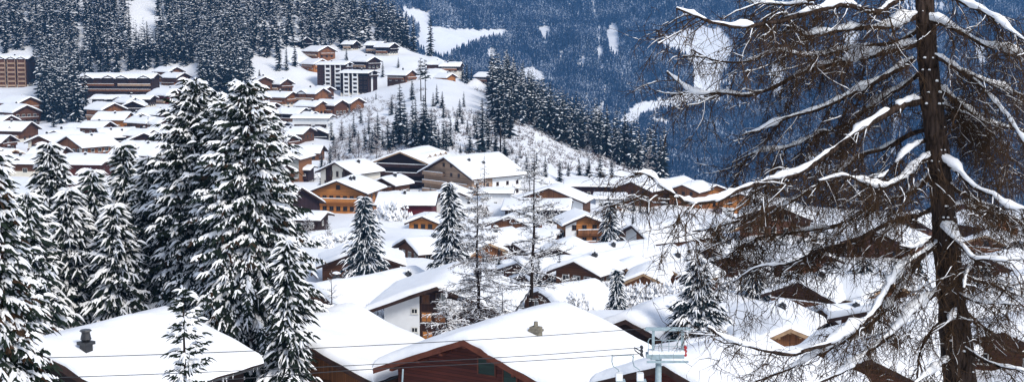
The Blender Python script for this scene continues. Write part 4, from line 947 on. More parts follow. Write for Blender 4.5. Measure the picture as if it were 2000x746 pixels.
# where the wood stands: polygons of the picture that its feet fill, then thinned by real ground spacing
CLEAR = [[(150,0),(168,0),(168,150),(150,150)], [(245,-10),(325,-10),(318,45),(312,100),(262,108),(252,60)], [(545,92),(800,100),(905,115),(905,170),(545,185)], [(700,50),(738,52),(748,78),(700,78)],
         [(160,148),(385,148),(385,260),(160,260)], [(490,140),(560,140),(560,240),(490,240)], [(-50,100),(75,100),(78,230),(-50,230)], [(168,140),(380,140),(380,200),(168,200)]]
n = 42000; rng = np.random.default_rng(5)
y = rng.uniform(560, 1500, n); x = rng.uniform(-1150, 560, n) / FPX * y
z = ground_z(x, y); px, py = proj(x, y, z)
ok = ((y > 815) & (px < 480)) | ((y > 700) & (px > 390) & (px < 492)) | ((y > 850) & (px >= 480) & (px < 640)) | ((y > 905) & (px >= 640) & (px < 860)) | ((px > 835) & (px < 905) & (y > 885) & (y < 1000))
ok |= (px > 78) & (px < 172) & (py < 236 + rng.normal(0, 4, n)) & (y > 590)
rf_low = np.interp(px, [955, 985, 1040, 1100, 1160, 1250, 1400, 1560], [240, 276, 300, 316, 336, 345, 352, 354])
ok |= (px > 958) & (px < 1560) & (py < rf_low + 8 + 12 * np.sin(px * 0.05)) & (y > 585 - 0.12 * (px - 1000)) & (y < 1050)
for m_ in CLEAR: ok &= ~(inside(px + rng.normal(0, 6, n), py + rng.normal(0, 5, n), m_) & (y < (1500 if m_[0][1] < 60 else 1000)))
FA = np.array(FIX)
for i in np.where(ok)[0]:
    if np.min(np.hypot(FA[:, 0] - x[i], FA[:, 1] - y[i]) - FA[:, 3]) < 0: ok[i] = False
I = np.where(ok)[0]; I = I[np.argsort(y[I])]
pts = []; cellm = {}
for i in I:
    sp = 4.7 if y[i] < 1000 else 6.6
    c = (int(x[i] // 8), int(y[i] // 8)); good = True
    for a in (-1, 0, 1):
        for b in (-1, 0, 1):
            for (u, v_) in cellm.get((c[0]+a, c[1]+b), ()):
                if (u - x[i])**2 + (v_ - y[i])**2 < sp * sp: good = False; break
            if not good: break
        if not good: break
    if good: cellm.setdefault(c, []).append((x[i], y[i])); pts.append(i)
pts = np.array(pts); hts = rng.uniform(17, 27, len(pts))
hts[(px[pts] > 1000)] *= 0.9
# crown width in the picture decides which stand as trees of their own
score = hts / y[pts] * FPX
vis = (px[pts] > -30) & (px[pts] < 1600) & (py[pts] - score < 700) & (py[pts] > 0)
# a tree is well seen when few nearer ones cover the same column of the picture
front = np.zeros(len(pts))
for a_, i in enumerate(pts):
    nb = pts[:a_][np.abs(px[pts[:a_]] - px[i]) < 9]
    if len(nb): front[a_] = np.min(np.abs(py[nb] - py[i]))
    else: front[a_] = 60
rank = np.where(vis, score * np.clip(front / 14, 0.15, 1.0), -1)
single = set(np.argsort(-rank)[:112].tolist())
print('hill trees', len(pts), 'single', len(single))
sm = np.array([k for k in range(len(pts)) if k not in single])
fo = scatter('forest', LOW, x[pts[sm]], y[pts[sm]], z[pts[sm]] - 0.5, hts[sm], ['needle_blue', 'snow_tree'], 9)
tag(fo, 'thick snow dusted spruce wood on the hill behind the front row of trees', 'forest', kind='stuff')
for k in sorted(single):
    i = pts[k]; s = hts[k] / 20.0; left = px[i] < 955
    if not left and rng.random() < 0.16:
        m_ = PRO_B[k % 2]; o = tree_from(m_, x[i], y[i], z[i] - 0.5, (s, s), rng.uniform(0, 6), 'bare reddish larch among the dark spruces of the shoulder wood', 'bare larches of the shoulder wood', 'larch', 'larch_tree')
        o.children[1].name = 'boughs'
        continue
    if px[i] < 175 and py[i] > 150: lb, gr = 'snow dusted spruce of the tall clump standing below the left forest edge', 'spruces of the left clump'
    elif left: lb, gr = 'snow dusted spruce in the front ranks of the hill forest above the village', 'spruces of the hill forest'
    else: lb, gr = 'snow dusted spruce in the front ranks of the wood on the right hill shoulder', 'spruces of the shoulder wood'
    tree_from(PRO[k % len(PRO)], x[i], y[i], z[i] - 0.5, (s * rng.uniform(0.85, 1.15), s), rng.uniform(0, 6), lb, gr)
# loners on the open slope: picture column, foot and top
LONE = [(782,285,168),(806,292,197),(828,290,188),(843,295,215),(871,300,243),(758,294,232),(768,292,240),(747,290,252),(652,300,262),(668,275,240),(684,300,256),(727,300,250),(738,275,222),(720,262,228),(705,242,212),(880,290,232),(893,262,214),(918,300,250),(930,275,225),(955,295,235),(866,232,196),(898,232,196),(968,300,250),(985,310,262),(1048,330,296),(1065,345,305),(765,225,190),(795,290,228),(774,268,200),(790,262,196),(833,274,205),(812,270,192),(850,285,225),(866,292,238),(818,292,236),(857,298,250),(853,205,165),(864,212,178),(846,208,180),(906,211,180),(953,187,157),(942,300,196),(951,262,208),(925,248,222),(903,245,222),
  (973,265,172),(984,268,178),(966,240,185),(996,272,190),(913,262,232),(934,240,214),(899,301,283),(1016,310,289),(1028,345,300),(1041,344,312),(1093,362,320),(1110,345,315),(1131,347,312),(1150,344,305),(1172,350,300),(1195,352,298),
  (805,196,155),(748,153,121),(778,133,112),(677,121,97),(576,132,85),(546,140,78),(560,138,92),(912,165,126),(921,162,134),(903,158,130),(713,294,245),(691,270,226),(647,276,238),(645,330,284),(628,328,296),(722,296,262),(105,250,216),(700,290,255),(733,292,240),
  (1265,420,384),(1238,414,380),(1250,416,390),(288,98,44),(300,110,60),(272,118,70),(311,105,66),(575,330,300),(586,326,305),(662,336,300),(890,250,236),(877,232,222),(868,262,250),(1000,300,285),(1008,322,306),(960,282,270),(640,345,318),
  (1302,345,292),(1325,348,286),(1352,350,290),(1380,352,284),(1408,354,292),(1436,356,286),(1462,352,290),(1490,356,282),(1515,352,290),(1678,400,292),(1640,395,305),(1702,398,310),(1288,344,300)]
for j, (px_, fy, ty) in enumerate(LONE):
    d = hit(px_, fy, 250); p = P(px_, fy, d); top = P(px_, ty, d); hh_ = max(3.0, top.z - p.z); gz = float(ground_z(p.x, p.y)); s = hh_ / 20
    wide = 1.25 if hh_ < 9 else 1.05
    if px_ > 1280 and ty < 320: lb, gr = 'dark spruce rising behind the roofs at the brink of the village', 'spruces behind the right roofs'
    elif 735 < px_ < 880 and ty > 160 and fy > 280: lb, gr = 'tall dark spruce in the cluster on the slope above the dark timber hotel', 'spruces above the hotel'
    elif hh_ < 8: lb, gr = 'small young spruce scattered on the open snow slope', 'young spruces on the slope'
    else: lb, gr = 'free standing spruce on the open snow slope or between the hillside chalets', 'free standing hillside spruces'
    tree_from(PRO[j % len(PRO)], p.x, p.y, gz - 0.3, (s * wide * rng.uniform(1.1, 1.5), s * 1.02), rng.uniform(0, 6), lb, gr)
# young spruces filling the gaps between the chalets
rr = np.random.default_rng(66); cnt = 0
while cnt < 62:
    D_ = rr.choice([rr.uniform(190, 420), rr.uniform(430, 880)]); px_ = rr.uniform(160, 1560); xx = (px_ - 1000) / FPX * D_
    if np.min(np.hypot(FA[:, 0] - xx, FA[:, 1] - D_) - FA[:, 3] * 0.72) < 0: continue
    gz = float(ground_z(xx, D_)); qx, qy = proj(xx, D_, gz)
    if qy < 120 or (760 < qx < 860 and qy > 430) : continue
    if D_ > 480 and qx > 750: continue
    s = rr.uniform(3.2, 8.5) / 20 * (1 if D_ > 400 else 0.75)
    tree_from(PRO[cnt % len(PRO)], xx, D_, gz - 0.3, (s * rr.uniform(1.3, 1.9), s), rr.uniform(0, 6), 'small snow dusted spruce in a gap between chalets', 'small spruces between the chalets'); cnt += 1
# two tall bare-stemmed pines and a dead pole
for (px_, fy, ty, sd, lb) in [(822, 200, 112, 1, 'tall pine with a long bare stem and sparse top, left of the pair'), (831, 206, 116, 2, 'tall pine with a long bare stem and sparse top, right of the pair')]:
    d = hit(px_, fy, 400); p = P(px_, fy, d); hh_ = P(px_, ty, d).z - p.z
    m_ = spruce_parts(300 + sd, hh_, hh_ * 0.14, 7, 8, 0, 0.5, bare=0.6, shape=0.35, needle='needle', low=-0.2, high=0.4)
    tree_from(m_, p.x, p.y, p.z - 0.3, (1, 1), 0, lb, 'bare stemmed pines', 'pine', 'pine_tree')
d = hit(977, 307, 300); p = P(977, 307, d); hh_ = P(977, 240, d).z - p.z
o = Acc().tube([(0, 0, -1), (0.1, 0, hh_ * 0.5), (0, 0.1, hh_)], [0.3, 0.24, 0.12], 6).build('dead_trunk', ['bark_small'], smooth=True); o.location = p
tag(o, 'bare branchless trunk standing on the snow slope under the shoulder wood', 'dead tree')
# bare bushes and rock specks dusting the slopes
n = 5200; y = rng.uniform(430, 860, n); x = rng.uniform(-420, 240, n) / FPX * y; z = ground_z(x, y); px, py = proj(x, y, z)
dk = wave_noise(31, 5, 0.03)
ok = (py < 335) & (px > 630) & (dk(x, y) > -0.35) & ((py > 175) | (px < 700))
for f in FIX: ok &= np.hypot(x - f[0], y - f[1]) > f[3]
x, y, z = x[ok], y[ok], z[ok]; k = len(x); A = Acc()
for rep in range(7):
    d = rng.normal(0, 0.6, (k, 3)); d[:, 2] = 1
    v, q, c = twigs(np.stack([x, y, z - 0.1], 1) + rng.normal(0, 0.35, (k, 3)) * np.array([1, 1, 0]), d, rng.uniform(0.8, 2.4, k), 0.07, 2, rng, 0.3, 0.2); A.add(v, q, m=rep % 2)
    kk = rng.random(k) < 0.5
    v, q = strips(c[kk, 1], d[kk] * np.array([1, 1, 0.2]), 0.6, 0.25, 1, rng, 0.1); A.add(v, q, m=2)
tag(A.build('undergrowth', ['twig_red', 'twig', 'snow_tree']), 'low bare brush and saplings poking from the snow slope', 'undergrowth', kind='stuff')
# ---------------------------------------------------------------- spruces and larches among the houses
g = 'large spruces of the foreground'
big_spruce(-12, 290, 47, 135, 1, 'snow laden spruce cut by the left border with brownish bough tips', 38, 12, g, spacing=0.16, tw=0.055, snow=0.72, brown=0.3, tl=0.3, snow_h=0.06, low=-0.35)
big_spruce(378, 156, 112, 150, 2, 'left leader of the huge close grown spruces, dark within and snow edged', 48, 13, g, spacing=0.24, tw=0.08, snow=0.62, tl=0.34, snow_h=0.11, low=-0.38, brown=0.05, shape=0.55)
big_spruce(482, 158, 104, 150, 3, 'right leader of the huge close grown spruces, its boughs reaching over the snow roof', 48, 13, g, spacing=0.23, tw=0.08, snow=0.6, tl=0.34, snow_h=0.11, low=-0.38, brown=0.12, shape=0.55)
big_spruce(432, 200, 109, 120, 4, 'middle leader wedged between the two tallest close grown spruces', 44, 12, g, spacing=0.24, tw=0.08, snow=0.58, tl=0.34, snow_h=0.11, low=-0.38, shape=0.55)
big_spruce(415, 178, 116, 125, 29, 'slim leader just right of the left one in the huge close grown group', 36, 11, g, spacing=0.26, tw=0.08, snow=0.58, tl=0.34, snow_h=0.11, low=-0.38, shape=0.5)
big_spruce(528, 235, 108, 105, 30, 'shouldering spruce at the right flank of the huge close grown group', 34, 11, g, spacing=0.26, tw=0.08, snow=0.6, tl=0.34, snow_h=0.11, low=-0.38, shape=0.55)
big_spruce(342, 300, 116, 110, 27, 'lower spruce filling the gap left of the huge close grown ones', 34, 12, g, spacing=0.3, tw=0.1, snow=0.66, tl=0.34, snow_h=0.11, low=-0.35, shape=0.7)
big_spruce(560, 470, 97, 62, 28, 'short spruce at the right foot of the huge close grown ones', 24, 12, g, spacing=0.26, tw=0.09, snow=0.66, tl=0.34, snow_h=0.10, low=-0.35, shape=0.7)
big_spruce(358, 562, 50, 78, 5, 'small open crowned young spruce in front of the lower left roof', 17, 6, None, spacing=0.12, tw=0.035, snow=0.55, tl=0.24, snow_h=0.05, low=0.05, high=0.7, shape=0.6)
big_spruce(96, 280, 128, 92, 6, 'snow plastered spruce left of the maroon wall', 34, 12, g, spacing=0.34, tw=0.11, snow=0.78, tl=0.36, snow_h=0.13, shape=0.7)
big_spruce(180, 332, 122, 92, 7, 'white frosted spruce standing before the maroon wall', 32, 12, g, spacing=0.34, tw=0.11, snow=0.78, tl=0.36, snow_h=0.13, shape=0.7)
big_spruce(241, 282, 126, 88, 8, 'frosted spruce immediately left of the huge close grown ones', 34, 12, g, spacing=0.34, tw=0.11, snow=0.75, tl=0.36, snow_h=0.12, shape=0.75)
big_spruce(292, 305, 118, 82, 9, 'dark gapped spruce touching the left side of the huge ones', 32, 12, g, spacing=0.32, tw=0.11, snow=0.62, tl=0.36, snow_h=0.11, shape=0.7)
big_spruce(132, 372, 114, 96, 10, 'spruce with heavy level boughs right behind the leftmost one', 30, 12, g, spacing=0.32, tw=0.1, snow=0.85, tl=0.36, snow_h=0.12, shape=0.65)
big_spruce(52, 378, 108, 90, 11, 'spruce squeezed behind the tree at the left border', 30, 12, g, spacing=0.3, tw=0.1, snow=0.8, tl=0.36, snow_h=0.11, shape=0.65)
big_spruce(222, 400, 112, 95, 12, 'low frosted spruce rising over the ridge of the lower left roof', 29, 12, g, spacing=0.32, tw=0.1, snow=0.8, tl=0.36, snow_h=0.12, shape=0.65)
g = 'slim spruces among the houses'
big_spruce(711, 384, 222, 56, 13, 'slim spruce with even whorls before the brown house', 26, 9, g, spacing=0.42, tw=0.13, snow=0.68, needle='needle_blue', snow_h=0.12)
big_spruce(878, 358, 206, 50, 14, 'narrow dark spruce left of the bare larches', 32, 9, g, spacing=0.40, tw=0.13, snow=0.72, needle='needle_blue', snow_h=0.12)
big_spruce(1190, 394, 285, 28, 15, 'slender spruce beside the honey and white chalet', 24, 8, g, spacing=0.5, tw=0.15, snow=0.55, needle='needle_blue', snow_h=0.12)
big_spruce(1364, 505, 120, 82, 16, 'broad frosted spruce between the lift pylon and the joined gables', 30, 12, g, spacing=0.28, tw=0.09, snow=0.85, needle='needle_blue', snow_h=0.1)
big_spruce(1690, 505, 195, 44, 17, 'frosted spruce left of the larch trunk behind twigs', 20, 8, g, spacing=0.4, tw=0.13, snow=0.8, needle='needle_blue')
big_spruce(1625, 512, 205, 42, 18, 'frosted spruce above the snow buried house with a flue', 20, 8, g, spacing=0.4, tw=0.13, snow=0.8, needle='needle_blue')
big_spruce(1475, 520, 205, 40, 19, 'dim spruce behind the twig curtain over the joined gables', 20, 8, g, spacing=0.4, tw=0.13, snow=0.8, needle='needle_blue')
big_spruce(1545, 530, 200, 38, 20, 'second dim spruce behind the twig curtain over the joined gables', 18, 8, g, spacing=0.4, tw=0.13, snow=0.8, needle='needle_blue')
big_spruce(1075, 498, 232, 18, 21, 'small frosted spruce beside the low dark gable', 14, 7, g, spacing=0.4, tw=0.12, snow=0.9, needle='needle_blue')
big_spruce(1205, 526, 178, 20, 22, 'short round spruce in the shrubs below the two light wood gables', 18, 10, g, spacing=0.3, tw=0.12, snow=0.8, needle='needle_blue')
big_spruce(1395, 440, 300, 36, 23, 'dark spruce left of the broad dark brown gable', 22, 8, g, spacing=0.5, tw=0.16, snow=0.5, needle='needle')
big_spruce(1920, 520, 205, 42, 24, 'frosted spruce right of the larch trunk', 20, 8, g, spacing=0.4, tw=0.13, snow=0.8, needle='needle_blue')
big_spruce(1990, 470, 250, 50, 25, 'spruce at the right border behind the larch twigs', 22, 8, g, spacing=0.45, tw=0.14, snow=0.7, needle='needle_blue')
big_spruce(1780, 500, 215, 40, 26, 'spruce just behind the larch trunk', 20, 8, g, spacing=0.4, tw=0.13, snow=0.8, needle='needle_blue')
g = 'bare larches'
bare_tree(1036, 292, 128, 108, 31, 'tall bare larch with long level branches in the middle', 85, 15, g, twr=0.020, snow=0.75, droop=-0.15, up=-0.1, bare=0.14, ntw=8, tsn=0.4, shape=0.5, rb=0.003, twig='bark_small')
bare_tree(932, 345, 136, 92, 32, 'pale tangled bare larch left of the tall one', 120, 20, g, twr=0.024, snow=0.7, droop=0.2, bare=0.1, ntw=10, tsn=0.4, shape=0.6, rb=0.002)
bare_tree(872, 560, 122, 66, 33, 'snow crusted bare bough tree before the chocolate brown house', 60, 14, g, twr=0.016, snow=1, droop=0.3, bare=0.05, ntw=8, tsn=0.9, shape=0.4, rb=0.004)
bare_tree(645, 528, 150, 42, 34, 'thin bare sapling on the snow before the chocolate brown house', 46, 6, g, twr=0.012, snow=0.3, droop=-0.2, up=0.5, bare=0.12, ntw=4, tsn=0.2, twig='twig', rb=0.002)
bare_tree(980, 640-80, 118, 60, 35, 'low snow crusted larch top left of the ridge of the red-brown house', 50, 12, g, twr=0.016, snow=1, droop=0.2, bare=0.05, ntw=6, tsn=0.9, shape=0.5, rb=0.004)
bare_tree(946, 300, 400, 22, 36, 'small bare tree in front of the vast white roof', 40, 8, g, twr=0.03, snow=0.4, bare=0.2, ntw=4, tsn=0.3, rb=0.003)
bare_tree(1035, 310, 400, 20, 37, 'feathery bare tree right of the vast white roof', 46, 8, g, twr=0.035, snow=0.5, bare=0.1, ntw=4, tsn=0.3, rb=0.003)
for j, (px_, ty, dd, rp, lb) in enumerate([(1246, 262, 600, 26, 'reddish bare tree rising above the roofs left of the long bough'), (1268, 285, 560, 20, 'reddish bare tree beside the taller reddish one'), (668, 232, 560, 22, 'grey bare tree at the right foot of the balcony house'), (655, 268, 520, 20, 'thin bare tree below the balcony house'), (722, 215, 600, 22, 'grey bare tree under the apartment blocks'), (683, 240, 540, 20, 'bare tree half way down the slope left of the dark cluster'), (748, 228, 590, 20, 'bare tree just left of the dark cluster'), (700, 205, 640, 16, 'thin tree close under the right apartment block'), (545, 210, 520, 26, 'grey bare tree right of the huge spruces'), (552, 235, 470, 22, 'lower grey bare tree right of the huge spruces'), (735, 255, 480, 22, 'pinkish bare tree on the slope edge left of the dark cluster'), (700, 262, 490, 22, 'pinkish bare tree at the foot of the slope'), (765, 200, 640, 20, 'grey bare tree high on the slope edge'), (290, 225, 560, 12, 'little bare garden tree above the cream walled house'), (600, 425, 300, 30, 'bare garden tree behind the dark stepped house'), (640, 430, 290, 26, 'bare garden tree under the honey chalet'), (1395, 600, 125, 60, 'bare spreading tree right of the lift pylon'), (1460, 470, 230, 50, 'bare tree under the broad dark brown gable'), (1560, 440, 260, 50, 'bare tree beside the broad dark brown gable')]):
    bare_tree(px_, ty, dd, rp, 60 + j, lb, 46, 9, 'bare trees about the village', 'tree', 'bare_tree', twr=0.02 + dd * 0.00004, snow=0.4, droop=-0.2, up=0.6, bare=0.12, ntw=6, tsn=0.3, twig='twig_red' if dd > 450 else 'twig', rb=0.003)
SH = [shrub_mesh(1, 1.0, 1.0, 60), shrub_mesh(2, 1.0, 1.0, 70, 0.85), shrub_mesh(3, 1.0, 0.9, 55, 0.6, 'twig_red')]
BL = [(762,372,330,34,44,1,'large round bush wrapped in snow in front of the dark timber hotel'), (790,385,345,28,30,1,'round snow wrapped bush below the dark timber hotel'), (815,382,350,24,24,1,'low snow wrapped bush at the right foot of the dark timber hotel'),
  (1130,610,0,30,34,0,'dark twiggy shrub behind the ridge of the red-brown house'), (1165,600,0,26,34,0,'shrub with snow pads left of the pinkish one'), (1195,600,0,26,34,2,'pinkish twiggy shrub in the hedge line'), (1225,592,0,30,36,1,'snow padded shrub below the light wood gables'), (1258,585,0,28,34,1,'snow padded shrub right of the pinkish one'), (1290,580,0,26,32,1,'snow padded shrub below the dark boarded gable house'), (1320,575,0,26,34,1,'snow padded shrub next to the broad frosted spruce'),
  (1180,570,0,26,26,1,'snow padded shrub behind the pinkish one'), (1240,560,0,24,24,1,'small snow padded shrub in front of the two light wood gables'),
  (728,628,0,26,34,1,'snow coated shrub left of the white plaster bay'), (748,640,0,20,24,1,'snow coated shrub right under the white plaster bay'), (620,480,0,30,22,1,'shrub below the terrace building'), (660,470,0,26,20,1,'shrub left of the slim spruce'), (1090,640,0,36,30,0,'dark snow flecked shrub at the back corner of the red-brown house'), (1330,735,0,40,36,0,'tangle of dark twigs under the lift pylon'), (1385,735,0,38,30,0,'twig tangle right of the lift pylon'), (1290,742,0,30,30,0,'twig tangle left under the lift pylon'),
  (600,350,0,22,16,1,'shrub behind the side building with long balconies'), (1440,560,0,34,26,1,'shrub behind the joined gables'), (1500,555,0,34,26,1,'shrub under the second dim spruce'), (1560,560,0,34,24,1,'shrub left of the snow buried house'), (1750,560,0,40,40,1,'shrub left of the larch foot'), (1960,570,0,40,40,1,'shrub right of the larch foot'),(1820,600,0,40,40,0,'shrub behind the lower larch trunk')]
for j, (px_, fy, d, w, h_, k, lb) in enumerate(BL):
    d = d or hit(px_, fy + 4, 60); p = P(px_, fy, d); s = d / FPX
    gz = float(ground_z(p.x, p.y))
    root = empty('shrub', (p.x, p.y, gz - 0.1), j * 1.3); tag(root, lb, 'shrub', 'snowy shrubs'); root.scale = (w * s, w * s, h_ * s * 1.15)
    link('boughs', SH[k], root)

# ---------------------------------------------------------------- the great larch at the right
LD = 27.0
rng = np.random.default_rng(404)
lar = empty('larch_tree', (P(1850, 746, LD).x, LD, float(ground_z(P(1850, 746, LD).x, LD)))); tag(lar, 'great leafless larch in the foreground with snow lined boughs and hanging brown twigs', 'larch')
def rel(pts): return np.asarray(pts, float) - np.array(lar.location)
tp = [P(1798, -230, LD), P(1803, -100, LD), P(1806, 0, LD), P(1812, 110, LD), P(1820, 200, LD), P(1832, 300, LD), P(1840, 380, LD), P(1848, 470, LD), P(1856, 560, LD), P(1866, 650, LD), P(1876, 746, LD), P(1890, 900, LD)]
tp = np.array([list(p) for p in tp] + [[tp[-1].x + 0.05, LD, float(lar.location.z) - 0.5]])
tl_ = smoothline(tp, 70); hw = np.interp(tl_[:, 2], [-11, -6.5, -4.5, -2.4, 0.5, 4], [0.40, 0.315, 0.25, 0.215, 0.175, 0.12])
A = Acc(); v, q = tube(rel(tl_), hw * (1 + 0.03 * rng.normal(0, 1, len(tl_))), 22)
v[:-2] += rng.normal(0, 0.008, v[:-2].shape); A.add(v, q); A.build('trunk', ['bark'], lar, True)
BO = [ # (picture points, depth change toward the tip in metres, start radius, snow thickness)
 ([(1792,30),(1760,45),(1720,55),(1665,56),(1600,68),(1565,70),(1545,55),(1530,28)], -1.0, .060, .9),
 ([(1800,-20),(1740,8),(1715,25),(1650,10),(1625,14),(1580,25),(1530,42),(1500,46),(1450,55),(1400,47),(1370,37),(1325,22)], -2.5, .065, .95),
 ([(1783,118),(1765,130),(1720,155),(1690,172),(1650,190),(1600,213),(1550,226),(1500,246),(1450,262)], 1.0, .055, .75),
 ([(1800,85),(1740,100),(1690,112),(1640,122),(1595,132),(1545,152),(1500,175),(1450,187),(1415,182),(1370,185),(1345,177),(1300,142)], 2.5, .060, .9),
 ([(1800,198),(1765,205),(1740,217),(1700,240),(1650,275),(1600,308),(1570,328),(1530,342),(1484,352),(1455,361),(1425,373),(1396,385),(1343,389),(1325,379),(1293,358),(1257,332),(1234,329)], -3.0, .075, .95),
 ([(1805,275),(1770,297),(1745,325),(1725,345),(1700,350)], -1.0, .040, .85),
 ([(1822,304),(1795,318),(1775,340),(1750,356),(1725,364),(1690,355),(1650,342),(1600,350)], -1.5, .055, 1.2),
 ([(1820,304),(1850,318),(1880,345),(1905,368),(1940,382),(1965,400),(2010,408)], -1.0, .055, 1.1),
 ([(1834,455),(1814,470),(1784,483),(1759,478)], -0.6, .038, 1.0),
 ([(1836,470),(1816,488),(1784,508),(1759,528),(1734,563),(1719,588),(1699,618),(1664,643),(1624,668),(1584,678),(1549,688),(1509,683),(1459,673),(1424,663),(1399,650),(1380,636)], -2.0, .065, .9),
 ([(1800,500),(1770,545),(1742,590),(1715,622),(1680,648),(1640,672),(1600,690),(1560,712),(1500,735),(1450,752)], 0.8, .05, .5),
 ([(1840,560),(1824,575),(1799,593),(1774,613),(1749,643),(1724,663),(1694,683),(1664,708),(1614,733),(1560,750)], -1.2, .065, 1.0),
 ([(1862,695),(1834,713),(1809,728),(1779,748)], -1.0, .05, 1.0),
 ([(1845,620),(1810,660),(1795,700),(1790,750)], -0.8, .045, .25),
 ([(1800,36),(1840,47),(1880,65),(1925,87),(1960,95),(2010,103)], -1.0, .055, 1.0),
 ([(1806,-40),(1870,0),(1915,20),(1950,42),(1975,65),(2010,88)], -1.5, .05, .9),
 ([(1806,105),(1830,112),(1860,130),(1890,150),(1915,170),(1940,200),(1965,230),(1985,260),(2010,290)], -1.0, .05, .9),
 ([(1868,134),(1925,160),(1970,175),(2010,192)], 0.5, .035, .9),
 ([(1822,172),(1850,185),(1890,215),(1925,240),(1965,250),(2010,262)], 1.0, .05, .7),
 ([(1822,190),(1850,212),(1880,240),(1905,262),(1935,290)], 1.5, .04, .5),
 ([(1834,440),(1850,450),(1864,468),(1889,493),(1904,508),(1934,508),(1975,515)], -1.0, .05, 1.1),
 ([(1904,508),(1889,533),(1884,560)], -1.2, .028, 1.0),
 ([(1850,560),(1865,570),(1879,576),(1909,588),(1949,590),(1990,594)], -0.8, .04, 1.1),
 ([(1862,595),(1879,603),(1909,633),(1944,658),(1969,683),(2010,695)], 0.5, .055, .3),
 ([(1866,600),(1860,615),(1852,630)], -0.5, .03, 1.0),
 ([(1838,320),(1860,365),(1900,388),(1950,420),(2005,430)], 2.0, .045, .4),
 ([(1828,330),(1790,370),(1740,392),(1690,410),(1640,440),(1580,452),(1520,462),(1470,470),(1425,500)], 2.0, .055, .6),
 ([(1835,400),(1795,420),(1750,430),(1700,455),(1650,480),(1600,492),(1540,520),(1480,528),(1430,560)], 1.0, .05, .45),
 ([(1826,250),(1780,262),(1730,290),(1680,305),(1630,345),(1570,380),(1510,410),(1450,430),(1400,445),(1350,455)], 2.4, .05, .6),
 ([(1812,130),(1770,165),(1720,195),(1660,240),(1600,262),(1540,290),(1480,300),(1430,322)], 1.6, .045, .5),
 ([(1806,50),(1760,80),(1700,90),(1640,100),(1580,110),(1520,100),(1460,120),(1400,118),(1350,95)], 2.0, .045, .6),
 ([(1803,-60),(1740,-30),(1680,-15),(1610,-5),(1550,10),(1490,5),(1430,-8)], 1.5, .05, .7),
 ([(1850,520),(1900,545),(1950,560),(2005,600)], 1.6, .04, .4),
 ([(1860,660),(1900,690),(1950,715),(2005,725)], -1.0, .045, .5),
 ([(1816,150),(1860,190),(1900,250),(1940,320),(1990,345)], 1.8, .04, .4),
]
PB, DB, LB = [], [], []
for bi, (pp, dz, r0, sn) in enumerate(BO):
    pts = []; L_ = len(pp)
    for i, (a_, b_) in enumerate(pp):
        t_ = i / (L_ - 1); pts.append(list(P(a_, b_, LD + dz * t_**0.8)))
    n_ = max(12, int(np.linalg.norm(np.diff(np.array(pts), axis=0), axis=1).sum() / 0.11))
    c = smoothline(pts, n_); c += np.cumsum(rng.normal(0, 0.006, c.shape), 0) * np.linspace(0, 1, n_)[:, None]
    tt = np.linspace(0, 1, n_); r = r0 * (1 - 0.72 * tt)**0.9
    A = Acc(); A.tube(rel(c), r * (1 + 0.12 * rng.normal(0, 1, n_)), 7); b = A.build('branch', ['bark'], lar, True)
    # snow pillow along the top
    if sn > 0:
        A = Acc(); keep = np.convolve(rng.random(n_ + 8), np.ones(9) / 9, 'valid') < (0.42 + 0.24 * sn)
        i = 0
        while i < n_:
            if keep[i]:
                j = i
                while j < n_ and keep[j]: j += 1
                if j - i > 3:
                    cc = c[i:j].copy(); rr = r[i:j]; m_ = j - i
                    end = np.sqrt(np.clip(np.minimum(np.arange(m_) + 0.4, m_ - 0.6 - np.arange(m_)) / 3.0, 0.02, 1))
                    lump = np.convolve(rng.uniform(0.0, 2.0, m_ + 2), np.ones(3) / 3, 'valid') * (1 + 0.35 * np.sin(np.arange(m_) * 0.45 + bi))
                    w_ = (rr * 0.70 + 0.029) * (0.55 + 0.55 * sn) * end * lump
                    cc[:, 2] += rr * 0.85 + w_ * 0.35
                    v, q = tube(rel(cc), w_, 9, 0.95); v += rng.normal(0, 1, v.shape) * 0.19 * np.append(np.repeat(w_, 9), [w_[0], w_[-1]])[:, None]
                    A.add(v, q)
                i = j
            else: i += 1
        if A.n: A.build('snow', ['snow_tree'], b, True)['kind'] = 'stuff'
    # attach points for side boughs
    PB.append(c); DB.append(np.gradient(c, axis=0)); LB.append(np.linalg.norm(np.diff(c, axis=0), axis=1).sum())
# side boughs, twig sprays, hanging twigs
S0, SD, SL = [], [], []
for (pp_, *_), c, d in zip(BO, PB, DB):
    n_ = len(c); my = np.mean([a_[1] for a_ in pp_]); k = int(n_ * (0.88 if my < 540 else 0.5)); w0 = 1 if np.mean([a_[0] for a_ in pp_]) > 1560 else 0.85; k = int(k * w0)
    ii = (n_ * (0.10 + 0.88 * rng.uniform(0, 1, k)**1.0)).astype(int); t_ = unit(d[ii]); side = np.cross(t_, [0, 0, 1.0])
    S0.append(c[ii]); SD.append(t_ * rng.uniform(0.1, 1.0, k)[:, None] + side * rng.uniform(-1, 1, k)[:, None] + np.array([0, 0, -0.45]) * rng.uniform(0.0, 1.6, k)[:, None]); SL.append(rng.uniform(0.5, 1.9, k))
S0, SD, SL = np.concatenate(S0), np.concatenate(SD), np.concatenate(SL)
qx, qy = proj(S0[:, 0], S0[:, 1], S0[:, 2]); k_ = ~((qx < 1490) & (qy < 270) & (rng.random(len(qx)) < 0.6)); S0, SD, SL = S0[k_], SD[k_], SL[k_]
A = Acc(); org = np.array(lar.location)
v, q, c1 = twigs(S0, SD, SL, 0.0125, 7, rng, 0.21, 0.5); A.add(v - org, q, m=0)
